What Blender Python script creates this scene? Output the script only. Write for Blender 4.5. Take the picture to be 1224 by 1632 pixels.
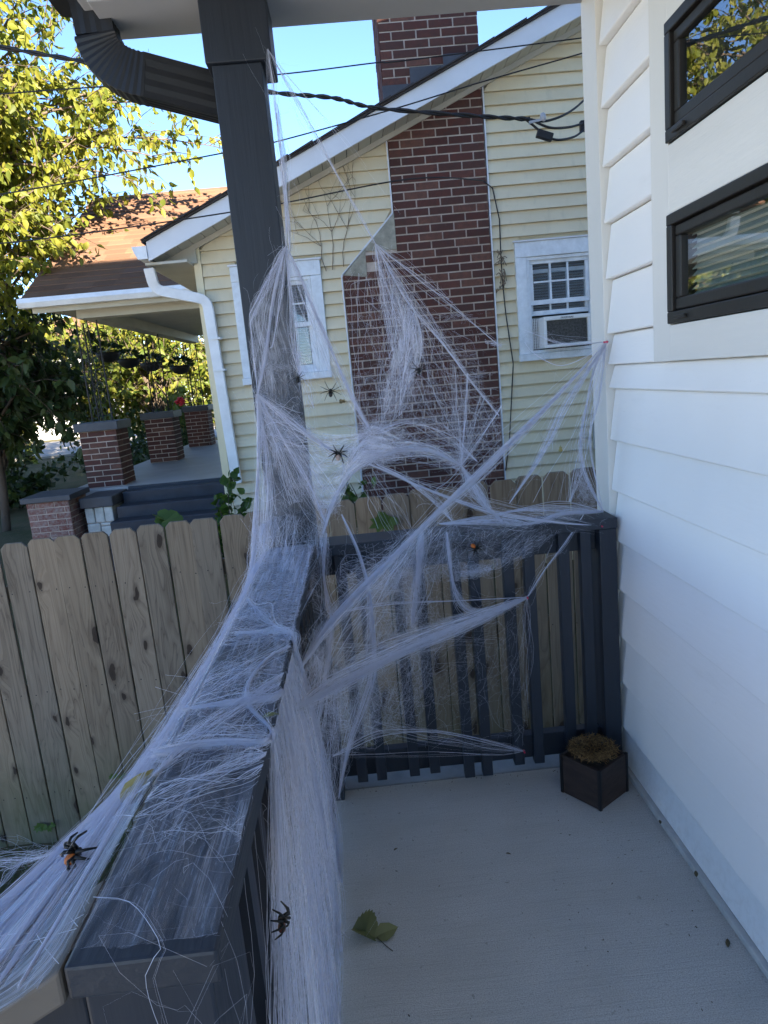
import bpy, math, random
import numpy as np
from mathutils import Vector, Matrix

# ------------------------------------------------------------------ scene, camera, light
for o in list(bpy.data.objects):
    bpy.data.objects.remove(o, do_unlink=True)
scene = bpy.context.scene
col = scene.collection
random.seed(7); rng = np.random.default_rng(7)
R = math.radians

EYE = Vector((0.0, 0.0, 1.5))
FPX, PW, PH = 1100.0, 1224.0, 1632.0
def cam_axes(pitch, roll, yaw):
    cy, sy, cp, sp, cr, sr = math.cos(yaw), math.sin(yaw), math.cos(pitch), math.sin(pitch), math.cos(roll), math.sin(roll)
    Rz = Matrix(((cy, sy, 0), (-sy, cy, 0), (0, 0, 1)))
    B = Matrix(((1, 0, 0), (0, 0, -1), (0, 1, 0)))
    Rp = Matrix(((1, 0, 0), (0, cp, -sp), (0, sp, cp)))
    Rr = Matrix(((cr, -sr, 0), (sr, cr, 0), (0, 0, 1)))
    return Rr @ Rp @ B @ Rz
CM = cam_axes(R(11.01589675), R(-5.3184174), R(-1.44883107))
cam = bpy.data.cameras.new('camera'); cam.sensor_fit = 'VERTICAL'; cam.sensor_height = 24.0
cam.lens = FPX / PH * 24.0; cam.clip_start = 0.02; cam.clip_end = 500
camo = bpy.data.objects.new('camera', cam); col.objects.link(camo)
right, down, fwd = Vector(CM[0]), Vector(CM[1]), Vector(CM[2])
m3 = Matrix((right, -down, -fwd)).transposed()
camo.matrix_world = Matrix.Translation(EYE) @ m3.to_4x4()
scene.camera = camo

SUN_EL = R(22.5); SUN_AZ = math.atan2(0.301, -0.954)
world = bpy.data.worlds.new('World'); scene.world = world; world.use_nodes = True
wn = world.node_tree; wn.nodes.clear()
wo = wn.nodes.new('ShaderNodeOutputWorld'); wb = wn.nodes.new('ShaderNodeBackground'); ws = wn.nodes.new('ShaderNodeTexSky')
ws.sky_type = 'NISHITA'; ws.sun_disc = False; ws.sun_elevation = SUN_EL; ws.sun_rotation = SUN_AZ
ws.air_density = 0.75; ws.dust_density = 0.0; ws.ozone_density = 3.8
wb.inputs['Strength'].default_value = 0.060
wn.links.new(ws.outputs[0], wb.inputs[0]); wn.links.new(wb.outputs[0], wo.inputs[0])

sl = bpy.data.lights.new('sun', 'SUN'); sl.energy = 5.0; sl.angle = R(0.53); sl.color = (1.0, 0.86, 0.66)
so = bpy.data.objects.new('sun', sl); col.objects.link(so)
sdir = Vector((math.sin(SUN_AZ) * math.cos(SUN_EL), math.cos(SUN_AZ) * math.cos(SUN_EL), math.sin(SUN_EL)))
so.rotation_euler = sdir.to_track_quat('Z', 'Y').to_euler()
scene.view_settings.view_transform = 'Standard'; scene.view_settings.look = 'None'
scene.view_settings.gamma = 1.0; scene.view_settings.exposure = 3.0
scene.view_settings.use_curve_mapping = False
scene.render.engine = 'CYCLES'
scene.cycles.max_bounces = 8; scene.cycles.transparent_max_bounces = 24

# ------------------------------------------------------------------ helpers
def at(x, y, Y):
    """the point of the place seen at photo pixel (x, y) that lies Y metres ahead"""
    d = right * ((x - PW / 2) / FPX) + down * ((y - PH / 2) / FPX) + fwd
    return EYE + d * (Y / d.y)
def atx(x, y, X):
    d = right * ((x - PW / 2) / FPX) + down * ((y - PH / 2) / FPX) + fwd
    return EYE + d * (X / d.x)
def atz(x, y, Z):
    d = right * ((x - PW / 2) / FPX) + down * ((y - PH / 2) / FPX) + fwd
    return EYE + d * ((Z - EYE.z) / d.z)

def tag(o, label=None, cat=None, group=None, kind=None):
    if label: o['label'] = label
    if cat: o['category'] = cat
    if group: o['group'] = group
    if kind: o['kind'] = kind
    return o
def empty(name, loc, label=None, cat=None, group=None, kind=None):
    o = bpy.data.objects.new(name, None); o.location = loc; o.empty_display_size = 0.1
    col.objects.link(o); o.matrix_world = Matrix.Translation(Vector(loc))
    return tag(o, label, cat, group, kind)
def attach(o, parent):
    if parent is None: return
    o.parent = parent
    o.matrix_parent_inverse = parent.matrix_basis.inverted()   # children keep the place's own coordinates

class MB:
    def __init__(s): s.v = []; s.f = []; s.m = []
    def add(s, vs, fs, mi=0):
        b = len(s.v); s.v += [tuple(v) for v in vs]; s.f += [tuple(b + i for i in f) for f in fs]; s.m += [mi] * len(fs); return s
    def box(s, x0, x1, y0, y1, z0, z1, mi=0):
        return s.add([(x0,y0,z0),(x1,y0,z0),(x1,y1,z0),(x0,y1,z0),(x0,y0,z1),(x1,y0,z1),(x1,y1,z1),(x0,y1,z1)],
              [(0,3,2,1),(4,5,6,7),(0,1,5,4),(1,2,6,5),(2,3,7,6),(3,0,4,7)], mi)
    def hexa(s, p, mi=0):
        return s.add(p, [(0,3,2,1),(4,5,6,7),(0,1,5,4),(1,2,6,5),(2,3,7,6),(3,0,4,7)], mi)
    def prism(s, poly, d, mi=0):
        n = len(poly); d = Vector(d); a = [Vector(p) for p in poly]; b = [p + d for p in a]
        return s.add(a + b, [tuple(range(n - 1, -1, -1)), tuple(range(n, 2 * n))] + [(i, (i+1) % n, n + (i+1) % n, n + i) for i in range(n)], mi)
    def tube(s, pts, r, n=6, cap=True, mi=0):
        pts = [Vector(p) for p in pts]; rr = r if hasattr(r, '__len__') else [r] * len(pts); vs = []; up = None
        for i, p in enumerate(pts):
            t = (pts[min(i+1, len(pts)-1)] - pts[max(i-1, 0)])
            t = t.normalized() if t.length > 1e-9 else Vector((0,0,1))
            if up is None: up = t.orthogonal().normalized()
            u = (up - t * up.dot(t)); u = u.normalized() if u.length > 1e-6 else t.orthogonal().normalized(); up = u; w = t.cross(u)
            for k in range(n):
                a = 2 * math.pi * k / n; vs.append(p + (u * math.cos(a) + w * math.sin(a)) * rr[i])
        fs = []
        for i in range(len(pts) - 1):
            for k in range(n): fs.append((i*n+k, i*n+(k+1) % n, (i+1)*n+(k+1) % n, (i+1)*n+k))
        if cap: fs.append(tuple(range(n-1, -1, -1))); fs.append(tuple((len(pts)-1)*n + k for k in range(n)))
        return s.add(vs, fs, mi)
    def sphere(s, c, r, nu=10, nv=7, mi=0):
        c = Vector(c); rx, ry, rz = r if hasattr(r, '__len__') else (r, r, r); vs = [c + Vector((0,0,rz))]; fs = []
        for j in range(1, nv):
            for i in range(nu):
                a = 2*math.pi*i/nu; b = math.pi*j/nv; vs.append(c + Vector((rx*math.cos(a)*math.sin(b), ry*math.sin(a)*math.sin(b), rz*math.cos(b))))
        vs.append(c - Vector((0,0,rz))); L = len(vs) - 1
        for i in range(nu): fs.append((0, 1+i, 1+(i+1) % nu)); fs.append((L, 1+(nv-2)*nu+(i+1) % nu, 1+(nv-2)*nu+i))
        for j in range(nv-2):
            for i in range(nu): fs.append((1+j*nu+i, 1+(j+1)*nu+i, 1+(j+1)*nu+(i+1) % nu, 1+j*nu+(i+1) % nu))
        return s.add(vs, fs, mi)
    def build(s, name, mats, parent=None, smooth=False, bevel=0.0, seg=2):
        me = bpy.data.meshes.new(name); me.from_pydata(s.v, [], s.f)
        for m in (mats if isinstance(mats, (list, tuple)) else [mats]): me.materials.append(m)
        me.polygons.foreach_set('material_index', s.m)
        if smooth: me.polygons.foreach_set('use_smooth', [True] * len(s.f))
        me.update(); o = bpy.data.objects.new(name, me); col.objects.link(o); attach(o, parent)
        if bevel: add_bevel(o, bevel, seg)
        return o
def add_bevel(o, w, seg=2):
    b = o.modifiers.new('bevel', 'BEVEL'); b.width = w; b.segments = seg; b.limit_method = 'ANGLE'; b.angle_limit = R(40)
def box(name, x0, x1, y0, y1, z0, z1, mat, parent=None, bevel=0.0):
    return MB().box(x0, x1, y0, y1, z0, z1).build(name, mat, parent, bevel=bevel)
def inst(me, name, loc, parent, scale=(1,1,1), rot=(0,0,0)):
    o = bpy.data.objects.new(name, me); o.location = loc; o.scale = scale; o.rotation_euler = rot
    col.objects.link(o); attach(o, parent); return o

# ------------------------------------------------------------------ materials
class NT:
    def __init__(s, name):
        s.m = bpy.data.materials.new(name); s.m.use_nodes = True; s.t = s.m.node_tree; s.b = s.t.nodes['Principled BSDF']; s.o = s.t.nodes['Material Output']
    def n(s, typ, **kw):
        nd = s.t.nodes.new('ShaderNode' + typ)
        for k, v in kw.items():
            if k in nd.inputs: nd.inputs[k].default_value = v
            else: setattr(nd, k, v)
        return nd
    def l(s, a, b): s.t.links.new(a, b)
    def coord(s, scale=(1,1,1), rand=False, out='Object'):
        tc = s.n('TexCoord'); mp = s.n('Mapping'); mp.inputs['Scale'].default_value = scale; v = tc.outputs[out]
        if rand:
            oi = s.n('ObjectInfo'); mul = s.n('VectorMath', operation='MULTIPLY_ADD'); mul.inputs[1].default_value = (37, 51, 23)
            cmb = s.n('CombineXYZ')
            for i in range(3): s.l(oi.outputs['Random'], cmb.inputs[i])
            s.l(cmb.outputs[0], mul.inputs[0]); s.l(v, mul.inputs[2]); v = mul.outputs[0]
        s.l(v, mp.inputs[0]); return mp.outputs[0]
    def noise(s, v, scale, detail=4, rough=0.55, dist=0.0):
        nd = s.n('TexNoise'); nd.inputs['Scale'].default_value = scale; nd.inputs['Detail'].default_value = detail
        nd.inputs['Roughness'].default_value = rough; nd.inputs['Distortion'].default_value = dist; s.l(v, nd.inputs['Vector']); return nd.outputs['Fac']
    def ramp(s, f, stops):
        nd = s.n('ValToRGB'); e = nd.color_ramp.elements
        while len(e) < len(stops): e.new(0.5)
        for el, (p, c) in zip(e, stops):
            el.position = p; el.color = (c, c, c, 1) if not hasattr(c, '__len__') else (*c, 1)
        s.l(f, nd.inputs[0]); return nd.outputs[0]
    def mix(s, f, a, b, mode='MIX'):
        nd = s.n('Mix', data_type='RGBA', blend_type=mode)
        for val, i in ((f, 0), (a, 6), (b, 7)):
            if isinstance(val, bpy.types.NodeSocket): s.l(val, nd.inputs[i])
            elif hasattr(val, '__len__'): nd.inputs[i].default_value = (*val, 1)
            else: nd.inputs[i].default_value = val
        return nd.outputs[2]
    def math(s, op, a, b=0.0, c=0.0):
        nd = s.n('Math', operation=op)
        for i, v in enumerate((a, b, c)):
            if isinstance(v, bpy.types.NodeSocket): s.l(v, nd.inputs[i])
            else: nd.inputs[i].default_value = v
        return nd.outputs[0]
    def bump(s, h, strength=0.3, dist=0.01):
        b = s.n('Bump', Strength=strength, Distance=dist); s.l(h, b.inputs['Height']); s.l(b.outputs[0], s.b.inputs['Normal'])
    def base(s, c, rough=0.6, spec=0.4):
        if isinstance(c, bpy.types.NodeSocket): s.l(c, s.b.inputs['Base Color'])
        else: s.b.inputs['Base Color'].default_value = (*c, 1)
        if isinstance(rough, bpy.types.NodeSocket): s.l(rough, s.b.inputs['Roughness'])
        else: s.b.inputs['Roughness'].default_value = rough
        s.b.inputs['Specular IOR Level'].default_value = spec
        return s

def paint(name, c, rough=0.55, var=0.12, scale=3.0, bump=0.08, bscale=60.0, stretch=(1,1,1), rand=False, spec=0.4):
    t = NT(name); v = t.coord(stretch, rand); f = t.noise(v, scale, 6, 0.6)
    d = tuple(x * (1 - var) for x in c); e = tuple(min(1, x * (1 + var)) for x in c)
    cc = t.ramp(f, [(0.3, d), (0.7, e)]); t.base(cc, rough, spec)
    t.bump(t.noise(v, bscale, 4), bump, 0.004); return t.m

M = {}
M['charcoal'] = paint('charcoal_paint', (0.018, 0.024, 0.036), 0.5, 0.14, 9, 0.3, 60, (1, 1, 0.06))
M['charcoal_cap'] = paint('charcoal_cap_paint', (0.022, 0.027, 0.037), 0.5, 0.25, 9, 0.5, 60, (1, 0.10, 1))
M['charcoal_trim'] = paint('neighbour_grey_paint', (0.060, 0.063, 0.072), 0.6, 0.2, 5, 0.3, 40)
def siding_paint():
    t = NT('white_siding_paint_soiled'); v = t.coord(); c = t.ramp(t.noise(v, 2.2, 5), [(0.3, (0.87, 0.865, 0.865)), (0.7, (0.91, 0.905, 0.90))])
    smudge = t.ramp(t.noise(t.coord((1, 0.5, 2.2)), 5, 8, 0.7), [(0.60, 0.0), (0.80, 0.30)]); c = t.mix(smudge, c, (0.70, 0.69, 0.66))
    sp = t.n('SeparateXYZ'); t.l(v, sp.inputs[0]); low = t.n('MapRange'); low.inputs[1].default_value = 0.22; low.inputs[2].default_value = 0.0; t.l(sp.outputs[2], low.inputs[0])
    spl = t.math('MULTIPLY', low.outputs[0], t.ramp(t.noise(v, 38, 6, 0.7), [(0.45, 0.0), (0.66, 0.28)])); c = t.mix(spl, c, (0.50, 0.47, 0.42))
    fl = t.ramp(t.noise(v, 90, 2), [(0.76, 0.0), (0.80, 0.5)]); c = t.mix(fl, c, (0.55, 0.53, 0.50))
    t.base(c, 0.45, 0.4); t.bump(t.math('ADD', t.math('MULTIPLY', t.noise(v, 3, 2), 2.0), t.noise(t.coord((1, 0.15, 1)), 80, 4)), 0.14, 0.006); return t.m
M['white_trim'] = paint('white_trim_paint', (0.74, 0.735, 0.71), 0.5, 0.05, 5, 0.35, 70, (1, 0.12, 0.12) )
M['white_trim_h'] = paint('white_woodgrain_trim', (0.74, 0.735, 0.71), 0.5, 0.05, 5, 0.5, 60, (1, 0.10, 1))
M['white_siding'] = siding_paint()
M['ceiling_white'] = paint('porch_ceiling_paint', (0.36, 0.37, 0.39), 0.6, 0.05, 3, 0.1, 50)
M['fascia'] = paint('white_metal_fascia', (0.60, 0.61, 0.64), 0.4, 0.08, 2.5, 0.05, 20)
M['soffit'] = paint('beige_soffit', (0.46, 0.435, 0.365), 0.55, 0.1, 3, 0.1, 30)
M['gutter_white'] = paint('white_gutter_paint', (0.70, 0.71, 0.72), 0.45, 0.12, 6, 0.1, 30)
M['gutter_black'] = paint('black_aluminium', (0.012, 0.012, 0.014), 0.42, 0.2, 8, 0.05, 40)
M['window_black'] = paint('dark_bronze_window_frame', (0.020, 0.018, 0.017), 0.45, 0.15, 10, 0.08, 90)
M['window_white'] = paint('weathered_window_paint', (0.62, 0.66, 0.70), 0.55, 0.13, 14, 0.4, 50)
M['plastic_white'] = paint('air_conditioner_plastic', (0.70, 0.70, 0.69), 0.45, 0.06, 8, 0.05, 30)
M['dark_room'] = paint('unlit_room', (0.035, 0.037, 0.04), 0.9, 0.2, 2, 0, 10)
M['blind'] = paint('window_blind', (0.30, 0.32, 0.33), 0.7, 0.08, 9, 0.05, 30)
M['pale_blind'] = paint('pale_window_blind', (0.34, 0.38, 0.36), 0.7, 0.06, 9, 0.05, 30)
M['ac_coil'] = paint('air_conditioner_coil', (0.16, 0.16, 0.16), 0.5, 0.5, 60, 0.6, 120)
M['black_rubber'] = paint('cable_jacket', (0.012, 0.012, 0.013), 0.55, 0.2, 10, 0.05, 40)
M['metal_clamp'] = paint('galvanised_clamp', (0.35, 0.36, 0.38), 0.4, 0.2, 30, 0.1, 60)
M['mortar'] = paint('mortar', (0.40, 0.335, 0.285), 0.9, 0.30, 9, 0.6, 160)
M['cement'] = paint('cement_wash', (0.27, 0.255, 0.205), 0.9, 0.35, 14, 0.9, 60)
M['iron'] = paint('wrought_iron', (0.02, 0.02, 0.022), 0.6, 0.3, 20, 0.3, 60)
M['porch_paint'] = paint('painted_porch_floor', (0.30, 0.29, 0.28), 0.5, 0.15, 2.5, 0.2, 50)
M['step_paint'] = paint('navy_step_paint', (0.025, 0.03, 0.042), 0.55, 0.25, 6, 0.2, 40)
M['stone_white'] = paint('whitewashed_stone', (0.48, 0.50, 0.48), 0.85, 0.25, 9, 1.0, 14)
M['flash_metal'] = paint('dark_flashing', (0.055, 0.055, 0.065), 0.5, 0.2, 8, 0.1, 30)
M['spider_black'] = paint('spider_black', (0.008, 0.008, 0.008), 0.45, 0.2, 30, 0.3, 200)
M['spider_orange'] = paint('spider_orange', (0.50, 0.13, 0.02), 0.5, 0.3, 60, 0.3, 200)
M['spider_rust'] = paint('spider_rust', (0.10, 0.03, 0.015), 0.5, 0.3, 60, 0.3, 200)
M['spider_pale'] = paint('spider_belly', (0.40, 0.30, 0.26), 0.6, 0.2, 60, 0.3, 200)
M['pin_red'] = paint('push_pin_red', (0.60, 0.04, 0.10), 0.35, 0.05, 10, 0, 10)
M['bark'] = paint('bark', (0.085, 0.065, 0.05), 0.9, 0.35, 9, 1.0, 30, (1, 1, 0.25))
M['vine'] = paint('dry_vine', (0.16, 0.12, 0.085), 0.9, 0.3, 20, 0.5, 60)
M['planter_wood'] = paint('dark_stained_wood', (0.040, 0.025, 0.021), 0.6, 0.5, 9, 0.4, 30, (1, 1, 3))
M['planter_edge'] = paint('planter_corner_strip', (0.008, 0.008, 0.010), 0.5, 0.3, 9, 0.2, 30)
M['soil'] = paint('potting_soil', (0.05, 0.042, 0.035), 0.95, 0.5, 30, 1.0, 90)
M['drip'] = paint('floor_flashing', (0.50, 0.50, 0.49), 0.6, 0.12, 20, 0.3, 60)
M['conduit'] = paint('grey_conduit', (0.30, 0.33, 0.35), 0.5, 0.1, 6, 0.05, 30)
M['roof_dark'] = paint('dark_roof_edge', (0.045, 0.04, 0.04), 0.95, 0.3, 40, 0.6, 120)

def yellow_siding():
    t = NT('yellow_vinyl_siding'); v = t.coord((1, 1, 1), True)
    f = t.noise(v, 2.2, 5); oi = t.n('ObjectInfo')
    c = t.ramp(f, [(0.25, (0.59, 0.51, 0.35)), (0.75, (0.68, 0.595, 0.42))])
    dirt = t.ramp(t.noise(t.coord((3, 3, 0.6), True), 5, 6, 0.65), [(0.54, 0.0), (0.78, 0.5)])
    c = t.mix(dirt, c, (0.44, 0.40, 0.29))
    jit = t.ramp(oi.outputs['Random'], [(0, 0.93), (1, 1.03)]); c = t.mix(1.0, c, jit, 'MULTIPLY')
    t.base(c, 0.5, 0.35); t.bump(t.noise(t.coord((1, 1, 6), True), 18, 3), 0.12, 0.004); return t.m
M['yellow'] = yellow_siding()
M['yellow_trim'] = paint('yellow_corner_trim', (0.66, 0.58, 0.39), 0.5, 0.08, 4, 0.05, 30)

def brick():
    t = NT('brick'); oi = t.n('ObjectInfo'); v = t.coord((1, 0.3, 0.33), True)
    c = t.ramp(oi.outputs['Random'], [(0.0, (0.062, 0.024, 0.020)), (0.3, (0.098, 0.034, 0.026)), (0.6, (0.080, 0.036, 0.029)), (0.85, (0.125, 0.048, 0.036)), (1.0, (0.15, 0.07, 0.05))])
    f = t.noise(v, 5, 8, 0.7); c = t.mix(t.ramp(f, [(0.38, 0.0), (0.72, 0.75)]), c, (0.050, 0.032, 0.028))
    eff = t.ramp(t.noise(t.coord((1.5, 1, 1.2), True), 3.0, 8, 0.75), [(0.60, 0.0), (0.75, 0.38)]); c = t.mix(eff, c, (0.22, 0.17, 0.16))
    t.base(c, 0.85, 0.25); t.bump(t.noise(v, 14, 8, 0.7), 0.5, 0.006); return t.m
M['brick'] = brick()
def old_brick():
    t = NT('worn_brick'); oi = t.n('ObjectInfo'); v = t.coord((1, 0.3, 0.33), True)
    c = t.ramp(oi.outputs['Random'], [(0.0, (0.16, 0.06, 0.05)), (1.0, (0.24, 0.11, 0.09))])
    c = t.mix(t.ramp(t.noise(v, 4, 8, 0.75), [(0.42, 0.0), (0.62, 0.8)]), c, (0.30, 0.26, 0.24))
    t.base(c, 0.9, 0.2); t.bump(t.noise(v, 14, 8, 0.7), 0.5, 0.006); return t.m
M['old_brick'] = old_brick()

def fence_wood():
    t = NT('weathered_pine_picket'); tc = t.n('TexCoord'); oi = t.n('ObjectInfo')
    sep0 = t.n('SeparateXYZ'); t.l(tc.outputs['Object'], sep0.inputs[0])
    off = t.math('MULTIPLY', oi.outputs['Random'], 91.0)
    cmb = t.n('CombineXYZ'); t.l(t.math('ADD', sep0.outputs[0], off), cmb.inputs[0]); t.l(off, cmb.inputs[1]); t.l(t.math('MULTIPLY_ADD', off, 2.3, sep0.outputs[2]), cmb.inputs[2])
    P = cmb.outputs[0]
    def mapped(sc):
        mp = t.n('Mapping'); mp.inputs['Scale'].default_value = sc; t.l(P, mp.inputs[0]); return mp.outputs[0]
    vo = t.n('TexVoronoi'); vo.inputs['Scale'].default_value = 1.0; vo.inputs['Randomness'].default_value = 0.9; vo.voronoi_dimensions = '2D'
    wv = t.noise(mapped((14, 14, 9)), 1.0, 2); mpk0 = mapped((6.2, 1, 1)); mpa = t.n('VectorMath', operation='ADD'); cwv = t.n('CombineXYZ'); t.l(t.math('MULTIPLY', wv, 0.35), cwv.inputs[0]); t.l(t.math('MULTIPLY', wv, 0.10), cwv.inputs[2]); t.l(mpk0, mpa.inputs[0]); t.l(cwv.outputs[0], mpa.inputs[1]); mpk = mpa.outputs[0]; sx = t.n('SeparateXYZ'); t.l(mpk, sx.inputs[0]); ck = t.n('CombineXYZ')
    t.l(sx.outputs[0], ck.inputs[0]); t.l(t.math('MULTIPLY', sx.outputs[2], 2.6), ck.inputs[1]); t.l(ck.outputs[0], vo.inputs['Vector'])
    d = vo.outputs['Distance']
    sepc = t.n('SeparateColor'); t.l(vo.outputs['Color'], sepc.inputs[0]); on = t.math('GREATER_THAN', sepc.outputs[0], 0.55)
    d = t.math('MULTIPLY', d, t.math('MULTIPLY_ADD', sepc.outputs[1], 0.9, 0.75))
    halo = t.math('MULTIPLY', t.ramp(d, [(0.0, 1.0), (0.55, 0.0)]), on)
    warp = t.n('CombineXYZ'); t.l(t.math('MULTIPLY', halo, 0.055), warp.inputs[0])
    va = t.n('VectorMath', operation='ADD'); t.l(P, va.inputs[0]); t.l(warp.outputs[0], va.inputs[1])
    low = t.n('Mapping'); low.inputs['Scale'].default_value = (9, 9, 0.8); t.l(va.outputs[0], low.inputs[0])
    g1 = t.noise(low.outputs[0], 1.0, 3, 0.5, 0.6)
    rings = t.math('FRACT', t.math('MULTIPLY', g1, 11.0))
    hi = t.n('Mapping'); hi.inputs['Scale'].default_value = (150, 150, 2.5); t.l(va.outputs[0], hi.inputs[0]); g2 = t.noise(hi.outputs[0], 1.0, 3)
    c = t.ramp(rings, [(0.0, (0.140, 0.112, 0.086)), (0.5, (0.225, 0.188, 0.146)), (0.86, (0.190, 0.156, 0.120)), (1.0, (0.088, 0.070, 0.054))])
    c = t.mix(t.ramp(g2, [(0.3, 0.0), (0.72, 0.55)]), c, (0.135, 0.108, 0.080))
    blot = t.ramp(t.noise(mapped((5, 5, 1.4)), 1.0, 4), [(0.35, 0.0), (0.7, 0.45)]); c = t.mix(blot, c, (0.25, 0.21, 0.165))
    grey = t.ramp(oi.outputs['Random'], [(0, (0.70, 0.70, 0.72)), (0.3, (1.0, 0.96, 0.90)), (0.55, (0.86, 0.88, 0.90)), (0.8, (1.15, 1.08, 0.98)), (1, (0.95, 0.97, 1.0))]); c = t.mix(1.0, c, grey, 'MULTIPLY')
    lowz = t.n('MapRange'); lowz.inputs[1].default_value = 0.75; lowz.inputs[2].default_value = 0.0; t.l(sep0.outputs[2], lowz.inputs[0])
    alg = t.math('MULTIPLY', lowz.outputs[0], t.ramp(t.noise(mapped((4, 4, 3)), 1.0, 5), [(0.35, 0.15), (0.7, 0.9)])); c = t.mix(alg, c, (0.085, 0.095, 0.045))
    knot = t.math('MULTIPLY', t.ramp(d, [(0.0, 1.0), (0.095, 0.95), (0.11, 0.45), (0.24, 0.0)]), on); c = t.mix(knot, c, (0.032, 0.023, 0.018))
    t.base(c, 0.85, 0.25); t.bump(t.math('ADD', t.math('MULTIPLY', rings, 0.4), g2), 0.35, 0.003); return t.m
M['fence'] = fence_wood()

def concrete():
    t = NT('broom_finished_concrete'); v = t.coord()
    big = t.noise(v, 1.7, 6, 0.6); c = t.ramp(big, [(0.25, (0.49, 0.485, 0.465)), (0.75, (0.62, 0.61, 0.585))])
    st = t.noise(t.coord((1.2, 1, 1)), 2.5, 8, 0.7); c = t.mix(t.ramp(st, [(0.5, 0.0), (0.75, 0.45)]), c, (0.46, 0.44, 0.40))
    wob = t.noise(t.coord((2, 0.6, 1)), 1.3, 2); vm = t.n('VectorMath', operation='ADD'); cb = t.n('CombineXYZ')
    t.l(t.math('MULTIPLY', wob, 0.030), cb.inputs[1]); t.l(t.coord(), vm.inputs[0]); t.l(cb.outputs[0], vm.inputs[1])
    mp = t.n('Mapping'); mp.inputs['Scale'].default_value = (3.2, 240, 1); t.l(vm.outputs[0], mp.inputs[0])
    br = t.noise(mp.outputs[0], 1.0, 6, 0.7); c = t.mix(t.ramp(br, [(0.50, 0.0), (0.72, 0.6)]), c, (0.33, 0.325, 0.31))
    gr = t.noise(v, 300, 3, 0.7); c = t.mix(t.ramp(gr, [(0.38, 0.95), (0.58, 0.0)]), c, (0.36, 0.345, 0.32))
    pt = t.ramp(t.noise(v, 60, 2), [(0.66, 0.0), (0.74, 0.6)]); c = t.mix(pt, c, (0.20, 0.19, 0.17))
    sm = t.ramp(t.noise(t.coord((0.8, 1.6, 1)), 3.2, 6, 0.62), [(0.42, 0.0), (0.72, 0.45)]); c = t.mix(sm, c, (0.38, 0.36, 0.325))
    t.base(c, 0.85, 0.3); t.bump(t.math('ADD', br, t.math('MULTIPLY', gr, 0.5)), 0.45, 0.004); return t.m
M['concrete'] = concrete()

def shingle():
    t = NT('asphalt_shingle'); v = t.coord(); br = t.n('TexBrick', offset=0.5)
    br.inputs['Scale'].default_value = 1.0; br.inputs['Brick Width'].default_value = 0.30; br.inputs['Row Height'].default_value = 10.0; br.inputs['Mortar Size'].default_value = 0.0
    oi = t.n('ObjectInfo'); vx = t.coord((3.3, 1, 1), True); cell = t.n('TexVoronoi', voronoi_dimensions='1D'); cell.inputs['Scale'].default_value = 1.0
    sp = t.n('SeparateXYZ'); t.l(vx, sp.inputs[0]); t.l(sp.outputs[0], cell.inputs['W']); hsv = t.n('SeparateColor'); t.l(cell.outputs['Color'], hsv.inputs[0])
    c = t.ramp(hsv.outputs[0], [(0.0, (0.12, 0.066, 0.043)), (0.5, (0.165, 0.090, 0.055)), (1.0, (0.145, 0.086, 0.062))])
    g = t.noise(v, 180, 3); c = t.mix(t.ramp(g, [(0.3, 0.5), (0.6, 0.0)]), c, (0.075, 0.05, 0.04))
    t.base(c, 0.95, 0.2); t.bump(g, 0.6, 0.004); t.t.nodes.remove(br); return t.m
M['shingle'] = shingle()

def ground():
    t = NT('leaf_littered_ground'); v = t.coord(); f = t.noise(v, 1.4, 8, 0.7); g = t.noise(v, 16, 6, 0.7)
    c = t.ramp(f, [(0.3, (0.050, 0.060, 0.022)), (0.55, (0.085, 0.075, 0.040)), (0.75, (0.10, 0.082, 0.05))])
    c = t.mix(t.ramp(g, [(0.52, 0.0), (0.7, 0.7)]), c, (0.15, 0.11, 0.055)); t.base(c, 0.95, 0.15); t.bump(g, 0.8, 0.03); return t.m
M['ground'] = ground()
M['slab_edge'] = paint('darker_slab_edge', (0.24, 0.24, 0.23), 0.9, 0.25, 6, 0.5, 80)  # even grey, darker than the porch floor concrete
M['bounce_slab'] = paint('pale_bounce_slab', (0.60, 0.59, 0.57), 0.9, 0.12, 1.5, 0.4, 60)  # pale surface for the added slab that reflects sun onto the porch
M['street'] = paint('sunlit_street', (0.26, 0.25, 0.24), 0.9, 0.15, 1.2, 0.4, 90)

def leaf_mat(name, stops, trans=0.45, rough=0.5):
    t = NT(name); a = t.n('Attribute'); a.attribute_name = 'tone'; c = t.ramp(a.outputs['Fac'], stops); t.base(c, rough, 0.35)
    tr = t.n('BsdfTranslucent'); t.l(t.mix(1.0, c, (1.0, 0.98, 0.55), 'MULTIPLY'), tr.inputs[0])
    mx = t.n('MixShader'); mx.inputs[0].default_value = trans; t.l(t.b.outputs[0], mx.inputs[1]); t.l(tr.outputs[0], mx.inputs[2]); t.l(mx.outputs[0], t.o.inputs[0]); return t.m
M['leaf_mulberry'] = leaf_mat('mulberry_leaf', [(0.0, (0.095, 0.125, 0.024)), (0.35, (0.13, 0.165, 0.026)), (0.7, (0.20, 0.22, 0.030)), (1.0, (0.27, 0.26, 0.045))], 0.6)
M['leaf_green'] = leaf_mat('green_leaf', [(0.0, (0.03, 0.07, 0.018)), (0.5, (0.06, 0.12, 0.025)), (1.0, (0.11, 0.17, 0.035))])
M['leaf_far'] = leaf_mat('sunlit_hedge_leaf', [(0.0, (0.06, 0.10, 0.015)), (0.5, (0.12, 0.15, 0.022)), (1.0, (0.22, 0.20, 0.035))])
M['leaf_dark'] = leaf_mat('dark_shrub_leaf', [(0.0, (0.018, 0.035, 0.010)), (0.5, (0.035, 0.06, 0.016)), (1.0, (0.06, 0.085, 0.022))], 0.3)
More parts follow.
